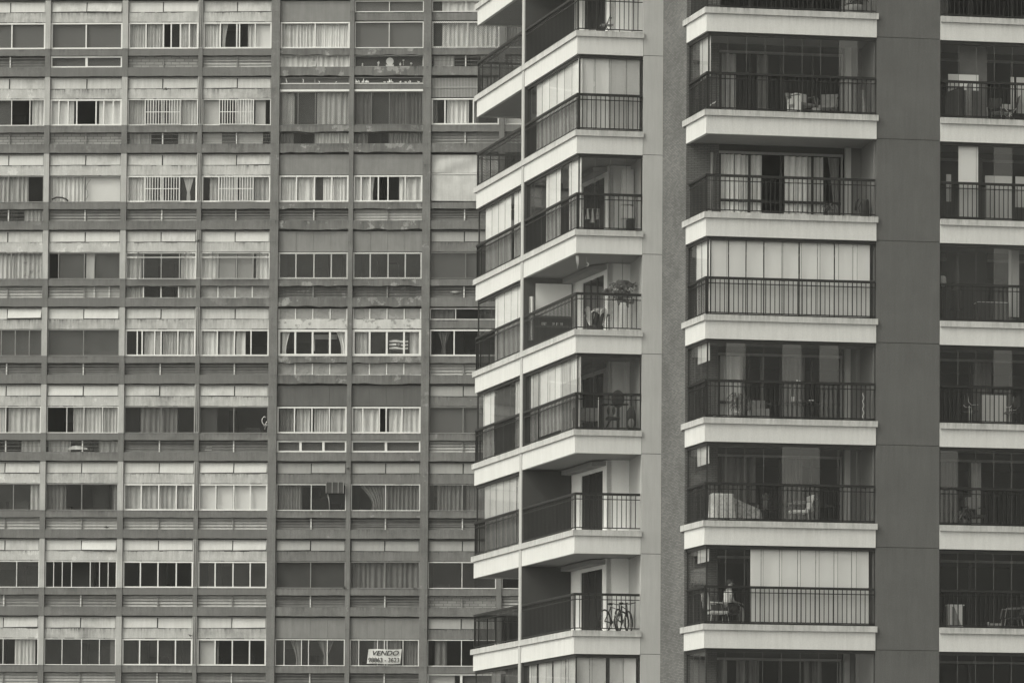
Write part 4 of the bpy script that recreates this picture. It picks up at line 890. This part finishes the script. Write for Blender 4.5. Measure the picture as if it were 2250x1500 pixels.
def bush(m, c, rr, n, ma, sz=.05, seed=0, down=.5):
    r = random.Random(seed); cl = [Vector((r.gauss(0, .45), r.gauss(0, .45), r.gauss(0, .45))) for _ in range(9)]
    for i in range(n):
        q = cl[i % 9] + Vector((r.gauss(0, .28), r.gauss(0, .28), r.gauss(0, .28))); p = Vector((c[0] + q.x * rr[0], c[1] + q.y * rr[1], c[2] + q.z * rr[2]))
        a = Vector((r.uniform(-1, 1), r.uniform(-1, 1), r.uniform(-1, .4) - down)).normalized() * sz * r.uniform(.6, 1.5); b = a.cross(Vector((r.uniform(-1, 1), r.uniform(-1, 1), r.uniform(-1, 1)))).normalized() * sz * .35
        m.add([p - b * .3, p + a * .5 + b, p + a, p + a * .5 - b], [(0, 1, 2, 3)], ma)
def plant(h, n, ma, potr=.14, ln=.35, seed=0, pot=True, droop=.5, wd=.03):
    def f(o):
        r = random.Random(seed)
        if pot: part(o, 'pot', lambda m: m.lathe([(potr * .7, 0), (potr, .24), (potr * 1.05, .26), (potr * .9, .26)], (0, 0, 0), POT))
        m = MB(); zb = .24 if pot else 0
        for i in range(n):
            a = r.uniform(0, 6.28); t = r.uniform(.15, 1) * h; L_ = ln * r.uniform(.6, 1.2); b0 = Vector((r.uniform(-.05, .05), r.uniform(-.05, .05), zb + t * .6)); d1 = Vector((math.cos(a), math.sin(a), 0))
            pts = [b0, b0 + d1 * L_ * .4 + Vector((0, 0, L_ * .45)), b0 + d1 * L_ * .8 + Vector((0, 0, L_ * (.55 - droop * .5))), b0 + d1 * L_ * 1.05 + Vector((0, 0, L_ * (.5 - droop)))]
            sd = Vector((-d1.y, d1.x, 0)); ww = [wd * .5, wd, wd * .8, .003]; vs = []
            for p, q in zip(pts, ww): vs += [p + sd * q, p - sd * q]
            m.add(vs, [(0, 1, 3, 2), (2, 3, 5, 4), (4, 5, 7, 6)], ma, True)
        m.build('foliage', o)
        part(o, 'stem', lambda m: m.tube([(0, 0, zb - .02), (.01, 0, zb + h * .7)], .015, WOOD))
    return f
tthing('side_table', 'small dark side table with two pots between covered seat and folding chair', 'table', uM(1705), MF + .9, z5, part_tab(.45, .3, MET))
tthing('potted_plant', 'small pale-leaved plant on the dark side table', 'plant', uM(1697), MF + .85, z5 + .45, plant(.3, 26, LEAFL, .07, .14, 4))
tthing('potted_plant', 'tall spiky palm-like plant in front of a pale curtain', 'plant', uM(1634), MF + .8, z4, plant(.75, 60, LEAF, .15, .42, 1, droop=.55, wd=.022))
tthing('armchair', 'low boxy fabric armchair beside the palm-like plant', 'chair', uM(1684), MF + 1.1, z4, chair(.42, .55, .70, MATS['grey_fabric'], MET, thick=.3), rz=R(-90))
tthing('round_table', 'tall dark round bar table holding a candle box and a white dish', 'table', uM(1782), MF + .8, z4, part_tab(.62, .46, MET))
tthing('candle_holder', 'small square white candle box on the left of the bar table', 'candle holder', uM(1754), MF + .72, z4 + .62, lambda o: part(o, 'holder', lambda m: m.box(-.035, .035, -.035, .035, 0, .15, WHT), .005))
tthing('dish', 'low white dish on the right of the bar table', 'dish', uM(1795), MF + .72, z4 + .62, lambda o: part(o, 'dish_body', lambda m: m.lathe([(.06, 0), (.08, .05), (.075, .06)], (0, 0, 0), WHT)))
tthing('orchid', 'potted orchid with two small white blooms above the railing line', 'flower', uM(1775), MF + .95, z4 + .62, lambda o: (part(o, 'stem', lambda m: m.tube([(0, 0, 0), (.0, 0, .35), (-.03, 0, .58), (-.1, 0, .64)], .008, LEAF)), part(o, 'bloom', lambda m: m.ball((-.11, -.02, .64), .03, WHT, 8)), part(o, 'bloom', lambda m: m.ball((-.03, -.02, .62), .03, WHT, 8)), part(o, 'pot', lambda m: m.lathe([(.04, 0), (.055, .1)], (0, 0, 0), POT))))
tthing('lantern', 'small pale lantern on the floor at the left corner of the plant balcony', 'lantern', uM(1576), MF + .35, z4, lambda o: part(o, 'lantern_body', lambda m: (m.box(-.04, .04, -.04, .04, 0, .14, CUR['h']), m.box(-.045, .045, -.045, .045, .14, .17, MET))))
tthing('hammock_rope', 'coiled pale rope hanging at the right end of the plant balcony', 'rope', uM(1906), MF + .5, z4, lambda o: part(o, 'rope', lambda m: m.tube([(.02 * math.sin(i * 1.3), .02 * math.cos(i * 1.3), .05 + i * .045) for i in range(20)], .014, CUR['c'])))
tthing('golf_bag', 'dark tall golf bag leaning against the right wall of the open curtained balcony', 'bag', uM(1908), MF + .45, z2, lambda o: (part(o, 'bag_body', lambda m: m.lathe([(.12, 0), (.13, .3), (.12, .55), (.10, .60)], (0, 0, 0), DKF)), part(o, 'strap', lambda m: m.tube([(-.13, -.03, .1), (-.2, -.05, .35), (-.1, -.03, .58)], .012, BLK))))
tthing('folded_umbrella', 'dark closed umbrella standing by the golf bag with its point up and outwards', 'umbrella', uM(1893), MF + .55, z2, lambda o: part(o, 'canopy', lambda m: m.tube([(-.05, 0, .3), (-.02, 0, .55), (.08, 0, .68)], [.04, .03, .006], BLK)))
tthing('potted_plant', 'low plant with long striped leaves on the floor under the dark curtain edge', 'plant', uM(1832), MF + .5, z2, plant(.12, 22, LEAFL, .08, .28, 8, droop=.6, wd=.03))
tthing('small_box', 'tiny white box on the ledge at the corner of the open curtained balcony', 'box', uM(1560), MF + .12, z0k(2), lambda o: part(o, 'box_body', lambda m: m.box(-.05, .05, -.03, .03, 0, .05, WHT)))
tthing('armchair', 'armchair with a bright square cushion and a pale throw over it', 'chair', uM(1772), MF + .75, z1, lambda o: (chair(.42, .55, .75, GRY, WOOD)(o), part(o, 'cushion', lambda m: m.box(-.22, -.02, -.22, .22, .45, .74, CLW), .03), part(o, 'throw', lambda m: m.sheet(lambda u, v: (-.3 + .62 * v, -.30 + .1 * math.sin(v * 6), .1 + .45 * u + .05 * math.sin(v * 9)), 6, 14, CLW, .01))), rz=R(-60))
tthing('wicker_basket', 'pale wicker basket between the two armchairs', 'basket', uM(1803), MF + .7, z1, lambda o: part(o, 'basket_body', lambda m: m.lathe([(.13, 0), (.17, .28), (.15, .30)], (0, 0, 0), MATS['grey_fabric'])))
tthing('armchair', 'dim grey armchair right of the wicker basket', 'chair', uM(1832), MF + .85, z1, chair(.4, .5, .8, MATS['grey_fabric'], WOOD), rz=R(-110))
tthing('coat', 'grey coat hanging against the right end wall behind the glass', 'coat', uM(1906), MF + .5, z1 + .1, lambda o: part(o, 'fabric', lambda m: m.sheet(lambda u, v: (-.1 + .2 * u * (.5 + .7 * v), .04 * math.sin(u * 9), .75 - .72 * v), 10, 6, GRY, .02)))
tthing('bent_tube', 'thin white curved pole leaning in the left corner of the top glazed balcony', 'pole', uM(1563), MF + .3, z1 + .2, lambda o: part(o, 'tube', lambda m: m.tube([(0, 0, 0), (.05, 0, .06), (.12, 0, .08), (.17, 0, .13)], .014, WHT)))
tthing('planter', 'wide round pot behind the railing of the topmost middle balcony', 'pot', uM(1882), MF + .35, z00, lambda o: (part(o, 'pot_body', lambda m: m.lathe([(.2, 0), (.27, .18), (.3, .3), (.26, .3)], (0, 0, 0), GRY)), part(o, 'foliage', lambda m: bush(m, (0, 0, .42), (.25, .2, .16), 260, LEAF, .08, 6))))
# left stack things
def bike(tl=1):
    def f(o):
        for x in (-.5, .5):
            wh = part(o, 'wheel', lambda m: m.tube([(x + .33 * math.cos(a * .3142), 0, .34 + .33 * math.sin(a * .3142)) for a in range(20)], .026, BLK, 6, True))
            part(wh, 'spokes', lambda m: [m.tube([(x + .31 * math.cos(a * .785), 0, .34 + .31 * math.sin(a * .785)), (x - .31 * math.cos(a * .785), 0, .34 - .31 * math.sin(a * .785))], .003, ALG, 3) for a in range(4)])
        part(o, 'frame', lambda m: (m.tube([(-.5, 0, .34), (-.08, 0, .30), (.33, 0, .70), (-.18, 0, .78), (-.08, 0, .30)], .02, DKF), m.tube([(-.5, 0, .34), (-.18, 0, .74)], .014, DKF), m.tube([(.5, 0, .34), (.36, 0, .62), (.30, 0, .86)], .02, DKF)))
        part(o, 'handlebar', lambda m: m.tube([(.36, -.26, .92), (.30, -.1, .88), (.30, .1, .88), (.36, .26, .92)], .014, BLK))
        part(o, 'saddle', lambda m: m.ball((-.2, 0, .86), .12, BLK, 10, (1, .55, .3)))
        part(o, 'crank', lambda m: (m.tube([(-.08, -.05, .18), (-.08, -.05, .42)], .012, ALG), m.lathe([(.09, 0), (.09, .01)], (-.08, 0, .30), ALG)))
    return f
tthing('bicycle', 'rear left bicycle leaning on the pale wall of the lowest open corner balcony', 'bicycle', 1.32, .8, z6, bike(), rz=R(48), group='bicycles on the corner balcony')
tthing('bicycle', 'dark bicycle parked in front, its wheel turned beside the column', 'bicycle', 1.56, .5, z6, bike(), rz=R(62), group='bicycles on the corner balcony')
def f_rack(o):
    part(o, 'rack', lambda m: (m.tube([(-.32, 0, 0), (-.32, 0, .72), (.32, 0, .72), (.32, 0, 0)], .012, ALG)))
    for i, (x, tn) in enumerate(((-.25, GRY), (-.03, CLW), (.12, CUR['h']), (.27, PAT))):
        m = MB(); m.sheet(lambda u, v: (x - .02 - .06 * v + (.04 + .10 * v) * u, -.02 + .03 * math.sin(u * 7), .72 - (.42 - .1 * (i % 2)) * v), 6, 6, tn, .01)
        g_ = m.build('garment', o)
tthing('clothes_rack', 'low clothes rack with several small garments drying on it', 'clothes rack', .42, .35, z2, f_rack)
tthing('cabinet', 'white wall cabinet over a dark cupboard, beside the balcony clothes rack', 'cabinet', 1.78, 1.2, z2, lambda o: (part(o, 'cabinet_door', lambda m: m.box(-.18, .15, 0, .3, .62, .98, WHT)), part(o, 'cupboard', lambda m: m.box(-.02, .17, 0, .3, 0, .6, DKF)), part(o, 'panel', lambda m: m.box(-.18, .16, .1, .3, 1.05, 2.1, WHT))))
tthing('bottle', 'white bottle on the floor left of two more by the cupboard', 'bottle', 1.60, .9, z2, lambda o: part(o, 'bottle_body', lambda m: m.lathe([(.035, 0), (.035, .13), (.015, .16), (.015, .2)], (0, 0, 0), WHT, 8)), group='bottles beside the cupboard')
tthing('bottle', 'white bottle on the floor nearest the dark cupboard', 'bottle', 1.70, .9, z2, lambda o: part(o, 'bottle_body', lambda m: m.lathe([(.035, 0), (.035, .15), (.012, .18), (.012, .22)], (0, 0, 0), WHT, 8)), group='bottles beside the cupboard')
def f_pile(o):
    part(o, 'table_top', lambda m: m.box(-.36, .36, -.25, .25, .52, .55, WOOD))
    for sx in (-1, 1):
        for sy in (-1, 1): part(o, 'leg', lambda m: m.box(sx * .34 - .015, sx * .34 + .015, sy * .22 - .015, sy * .22 + .015, 0, .52, WOOD))
tthing('laundry_table', 'small wooden table heaped with laundry on the open corner balcony with plants', 'table', .72, .6, z3, f_pile)
tthing('laundry_pile', 'heap of white and dark clothes spilling over the small wooden table', 'laundry', .72, .55, z3 + .05, lambda o: (part(o, 'white_cloth', lambda m: m.sheet(lambda u, v: (-.38 + .80 * u + .03 * math.sin(v * 9), -.27 - .04 * math.sin(u * 21 + v * 3) + .2 * max(0, .4 - v), .60 + .07 * math.sin(u * 9 + 1) + .04 * math.sin(u * 23) - .5 * max(0, v - .4) * (1 + .7 * math.sin(u * 13))), 40, 12, CLW, .02)), part(o, 'dark_cloth', lambda m: m.sheet(lambda u, v: (-.22 + .40 * u * (1 - .3 * v), -.32 - .03 * math.sin(u * 17), .52 + .04 * math.sin(u * 7) - (.46 - .2 * math.sin(u * 5)) * v), 20, 6, DKF, .02)), part(o, 'grey_cloth', lambda m: m.ball((.1, -.05, .60), .16, GRY, 10, (1.5, 1, .6), .15))))
tthing('hanging_plant', 'big bushy trailing plant hanging from the ceiling of the open corner balcony', 'plant', 1.55, .9, z3 + 1.05, lambda o: (part(o, 'basket', lambda m: m.lathe([(.14, .42), (.20, .56), (.2, .58)], (0, 0, 0), POT)), part(o, 'foliage', lambda m: (bush(m, (0, 0, .50), (.34, .26, .12), 320, LEAFL, .09, 3, .2), bush(m, (-.05, 0, .2), (.28, .24, .26), 300, LEAF, .07, 4, 1.0), bush(m, (-.05, 0, .2), (.3, .25, .28), 260, LEAFL, .08, 7, 1.0))), part(o, 'chain', lambda m: m.tube([(0, 0, .5), (0, 0, 1.22)], .006, MET))))
tthing('staghorn_fern', 'pale-leaved fern stretching sideways left of the big trailing plant', 'plant', 1.12, 1.0, z3 + 1.25, lambda o: (plant(.12, 24, LEAFL, .06, .26, 9, False, .7, .026)(o), part(o, 'hook', lambda m: m.tube([(0, 0, .02), (0, 0, 1.0)], .005, MET))))
tthing('ironing_board', 'tall white folded ironing board standing upright at the right end of the plant balcony', 'ironing board', 1.52, .6, z3, lambda o: part(o, 'board', lambda m: m.box(-.09, .09, -.03, .03, .08, .95, WHT), .03))
tthing('wind_chime', 'pale wind chime dangling at the balcony corner under the soffit', 'wind chime', .06, .15, z3 + 1.85, lambda o: part(o, 'chime_tube', lambda m: [m.tube([(x, 0, .38), (x, 0, b_)], .008, WHT, 5) for x, b_ in ((-.03, .15), (0, .0), (.03, .1), (.0, .38))]))
tthing('moon_ornament', 'small crescent-shaped ornament hanging right of the wind chime', 'ornament', .36, .3, z3 + 1.95, lambda o: (part(o, 'crescent', lambda m: m.tube([(.055 * math.cos(a * .4), 0, .05 + .055 * math.sin(a * .4)) for a in range(-5, 6)], [.002, .006, .01, .014, .016, .017, .016, .014, .01, .006, .002], WHT)), part(o, 'string', lambda m: m.tube([(0, 0, .1), (0, 0, .27)], .003, WHT, 4))))
tthing('shelf', 'wall shelf with glasses on the far wall of the open corner balcony', 'shelf', *[SV(5.22, .85)[0], SV(5.22, .85)[1], z3 + .78], lambda o: (part(o, 'shelf_board', lambda m: (m.box(-.5, .6, -.2, 0, 0, .04, WOOD), m.box(-.5, .6, -.2, 0, .3, .33, WOOD))), part(o, 'panel', lambda m: m.box(-.5, .62, .0, .02, .36, 1.35, WALG)), [part(o, 'glass', lambda m: m.lathe([(.03, 0), (.035, .1)], (x, -.1, .04), WHT, 8)) for x in (-.3, -.22, .05, .15, .3)]))
tthing('towel', 'long white towel hanging near the pale partition edge of the plant balcony', 'towel', *SV(5.05, .12), z3 + .35, lambda o: part(o, 'cloth', lambda m: m.sheet(lambda u, v: (-.02 + .16 * u, .05 * math.sin(u * 8), .0 + 1.35 * (1 - v)), 8, 6, CLW, .02)))
def f_gym(o):
    part(o, 'upright', lambda m: m.box(-.03, .05, -.03, .03, 0, 1.25, MET)); part(o, 'backrest', lambda m: m.ball((0, 0, 1.05), .2, DKF, 12, (1, .5, 1.35)))
    part(o, 'seat', lambda m: m.box(-.35, .05, -.14, .14, .42, .50, DKF), .02); part(o, 'bar', lambda m: (m.tube([(-.5, -.1, .85), (.3, -.1, .88)], .03, MET), m.tube([(-.45, 0, 0), (-.2, 0, .45)], .025, MET)))
    for x in (-.3, -.15): part(o, 'weight_plate', lambda m: m.ball((x, -.15, .68), .13, DKF, 12, (.35, 1, 1)))
tthing('exercise_machine', 'dark exercise machine with a rounded tall backrest rising above the railing', 'exercise machine', 1.40, .75, z4, f_gym)
tthing('bench', 'dark upholstered bench at the left of the glazed balcony with the exercise machine', 'bench', .42, .8, z4, lambda o: (part(o, 'seat', lambda m: m.box(-.38, .38, -.2, .2, .35, .75, GRY), .03), [part(o, 'leg', lambda m: m.box(sx * .34 - .02, sx * .34 + .02, -.18, .18, 0, .35, MET)) for sx in (-1, 1)]))
tthing('white_pole', 'thin bright white vertical pole behind the railing between bench and exercise machine', 'pole', .74, .3, z4, lambda o: (part(o, 'pole', lambda m: m.tube([(0, 0, 0), (0, 0, 1.02)], .014, WHT)), part(o, 'base', lambda m: m.box(-.07, .03, -.03, .03, 0, .07, WHT))))
tthing('toolbox', 'low pale box on the floor under the exercise machine', 'box', 1.15, .3, z4, lambda o: part(o, 'box_body', lambda m: m.box(-.25, .12, -.1, .1, 0, .13, CUR['h']), .01))
tthing('backpack', 'dark bulky backpack at the right end next to the exercise machine', 'backpack', 1.76, .5, z4, lambda o: (part(o, 'bag_body', lambda m: m.ball((0, 0, .42), .2, DKF, 12, (.75, .6, 2.0), .05)), part(o, 'pocket', lambda m: m.ball((-.02, -.12, .3), .12, GRY, 10, (.8, .5, 1.2)))))
tthing('cane_chair', 'thin-legged folding stool inside the topmost corner balcony', 'stool', .95, .45, z00, lambda o: (part(o, 'leg', lambda m: m.tube([(-.15, 0, 0), (.12, 0, .62)], .014, BLK)), part(o, 'leg', lambda m: m.tube([(.12, 0, 0), (-.02, 0, .3), (.15, 0, .55)], .014, BLK)), part(o, 'seat', lambda m: m.box(-.18, .18, -.12, .12, .30, .33, GRY))))
tthing('flower_box', 'small box of pale flowers on the floor of the topmost corner balcony', 'flower box', .38, .2, z00, lambda o: (part(o, 'box', lambda m: m.box(-.12, .2, -.06, .06, 0, .1, WHT)), plant(.1, 30, LEAFL, .05, .14, 3, False)(o)))
# right stack things
tthing('suitcase', 'tall pale-handled suitcase rising above the railing near the right edge', 'suitcase', uR(2138), MF + .5, z1, lambda o: (part(o, 'case', lambda m: m.lathe([(.14, 0), (.14, 1.05), (.10, 1.2), (.08, 1.22)], (0, 0, 0), GRY)), part(o, 'handle', lambda m: m.tube([(.06 * math.cos(a * .4) , 0, 1.22 + .07 * math.sin(a * .4)) for a in range(0, 9)], .010, BLK))))
tthing('covered_chair', 'chair under a dark cloth left of the tall suitcase', 'chair', uR(2105), MF + .6, z1, drape(.5, .5, .85, DKF, 2, -.2))
tthing('low_table', 'low white table near the right edge behind folding chairs', 'table', uR(2222), MF + 1.0, z1, lambda o: (part(o, 'table_top', lambda m: m.box(-.3, .3, -.03, .3, .42, .68, WHT)), [part(o, 'leg', lambda m: m.box(sx * .27 - .015, sx * .27 + .015, .1, .13, 0, .42, WHT)) for sx in (-1, 1)]))
def f_fold(o):
    for sy in (-1, 1): part(o, 'leg', lambda m: m.tube([(-.22, sy * .2, 0), (.26, sy * .2, .5)], .012, CHR)); part(o, 'leg', lambda m: m.tube([(.2, sy * .2, 0), (-.2, sy * .2, .45)], .012, CHR))
    part(o, 'seat', lambda m: m.sheet(lambda u, v: (-.2 + .42 * u, -.2 + .4 * v, .42 - .05 * math.sin(u * 3.14)), 6, 3, DKF)); part(o, 'backrest', lambda m: m.sheet(lambda u, v: (.2 + .1 * u, -.2 + .4 * v, .45 + .35 * u), 4, 3, DKF))
tthing('folding_chair', 'folding chair with crossed bright legs in front of the low white table', 'chair', uR(2226), MF + .4, z1, f_fold, group='folding chairs on the right balcony')
tthing('folding_chair', 'dark folding chair with bright side tube left of the low white table', 'chair', uR(2196), MF + .5, z1, f_fold, rz=R(70), group='folding chairs on the right balcony')
tthing('floor_lamp', 'floor lamp with a round pale shade behind netting at the right balcony', 'lamp', uR(2080), MF + .6, z3, lambda o: (part(o, 'pole', lambda m: m.tube([(0, 0, 0), (0, 0, 1.15)], .015, MET)), part(o, 'lamp_shade', lambda m: m.lathe([(.15, 1.12), (.13, 1.38), (.1, 1.42)], (0, 0, 0), CUR['m']))))
tthing('cabinet', 'dark low cabinet behind netting with a pale top edge', 'cabinet', uR(2192), MF + .6, z3, lambda o: (part(o, 'cabinet_body', lambda m: m.box(-.46, .46, -.2, .2, 0, .66, DKF)), part(o, 'top', lambda m: m.box(-.47, .47, -.21, .21, .66, .68, CUR['h']))))
tthing('parasol', 'closed dark parasol like a cone behind the netted glass', 'parasol', uR(2118), MF + .9, z3, lambda o: (part(o, 'canopy', lambda m: m.lathe([(.22, .5), (.13, 1.3), (.02, 2.05)], (0, 0, 0), DKF)), part(o, 'pole', lambda m: m.tube([(0, 0, 0), (0, 0, .5)], .02, MET))))
tthing('bookshelf', 'dark shelf with pale rows standing behind the netted railing', 'shelf', uR(2165), MF + .9, z2, lambda o: (part(o, 'cabinet_body', lambda m: m.box(-.14, .14, -.1, .1, 0, 2.0, FRM)),))
def f_wire(o):
    part(o, 'frame', lambda m: (m.tube([(-.0, -.2, .95), (.04, -.2, .7), (.12, -.2, .62), (.32, -.2, .63)], .013, CHR), m.tube([(.06, -.2, .6), (.06, -.2, 0)], .012, CHR), m.tube([(.13, -.2, .58), (.13, -.2, 0)], .010, CHR), m.tube([(-.12, -.2, .62), (-.06, -.2, .55), (.1, -.2, .55)], .011, CHR)))
    part(o, 'seat', lambda m: m.box(-.12, .32, -.2, .2, .42, .46, DKF)); part(o, 'backrest', lambda m: m.box(-.08, .0, -.2, .2, .6, .9, DKF))
tthing('metal_chair', 'shiny tube-framed dark chair with a high back', 'chair', uR(2134), MF + .6, z4, f_wire, group='tube-framed chairs')
tthing('metal_chair', 'shiny tube-framed dark chair beyond the pale board at the picture edge', 'chair', uR(2246), MF + .6, z4, f_wire, rz=R(180), group='tube-framed chairs')
tthing('pale_board', 'pale upright board behind the railing between two tube-framed chairs', 'board', uR(2204), MF + .9, z4, lambda o: part(o, 'board', lambda m: m.box(-.36, .36, -.02, .02, 0, .98, CUR['h'])))
tthing('potted_plant', 'thin pale plant in the dim lower right balcony', 'plant', uR(2130), MF + .6, z5, plant(.5, 22, LEAFL, .1, .24, 12, droop=.9))
tthing('armchair', 'dim chair with a pale cushion beside the thin plant', 'chair', uR(2158), MF + .9, z5, lambda o: (chair(.42, .5, .85, DKF, MET)(o), part(o, 'cushion', lambda m: m.box(-.2, -.06, -.2, .2, .6, .95, GRY), .03)), rz=R(-80))
tthing('cabinet', 'white cabinet with a patterned cloth hung on its front', 'cabinet', uR(2109), MF + .5, z6, lambda o: (part(o, 'cabinet_body', lambda m: m.box(-.22, .22, -.1, .15, .1, .70, WHT)), part(o, 'top', lambda m: m.box(-.25, .25, -.12, .17, .70, .73, WHT)), part(o, 'cloth', lambda m: m.sheet(lambda u, v: (-.12 + .2 * u * (.3 + v) , -.14 - .02 * math.sin(u * 7), .66 - .52 * v), 8, 6, GRY, .01))))
tthing('cardboard_box', 'small open cardboard box on the balcony floor right of the white cabinet', 'box', uR(2195), MF + .4, z6, lambda o: part(o, 'box_body', lambda m: (m.box(-.18, .18, -.12, .12, 0, .2, CARD), m.box(-.19, -.18, -.12, .12, .2, .24, CARD)), .004))
tthing('armchair', 'dark high chair at the right edge beyond the cardboard box', 'chair', uR(2238), MF + .6, z6, chair(.42, .45, .72, DKF, ALG), rz=R(180))

# ---------------------------------------------------------------- thin air volume added to lift the blacks, between camera and buildings
hm = bpy.data.materials.new('black_lift_haze'); hm.use_nodes = True; t = hm.node_tree; t.nodes.clear()
ho = t.nodes.new('ShaderNodeOutputMaterial'); pv = t.nodes.new('ShaderNodeVolumePrincipled'); pv.inputs['Color'].default_value = (.9, .9, .9, 1); pv.inputs['Density'].default_value = .00026
t.links.new(pv.outputs[0], ho.inputs['Volume'])
m = MB(); m.box(-70, 70, -6, 185, -1, 36, hm); h = m.build('black_lift_haze'); tag(h, kind='stuff')
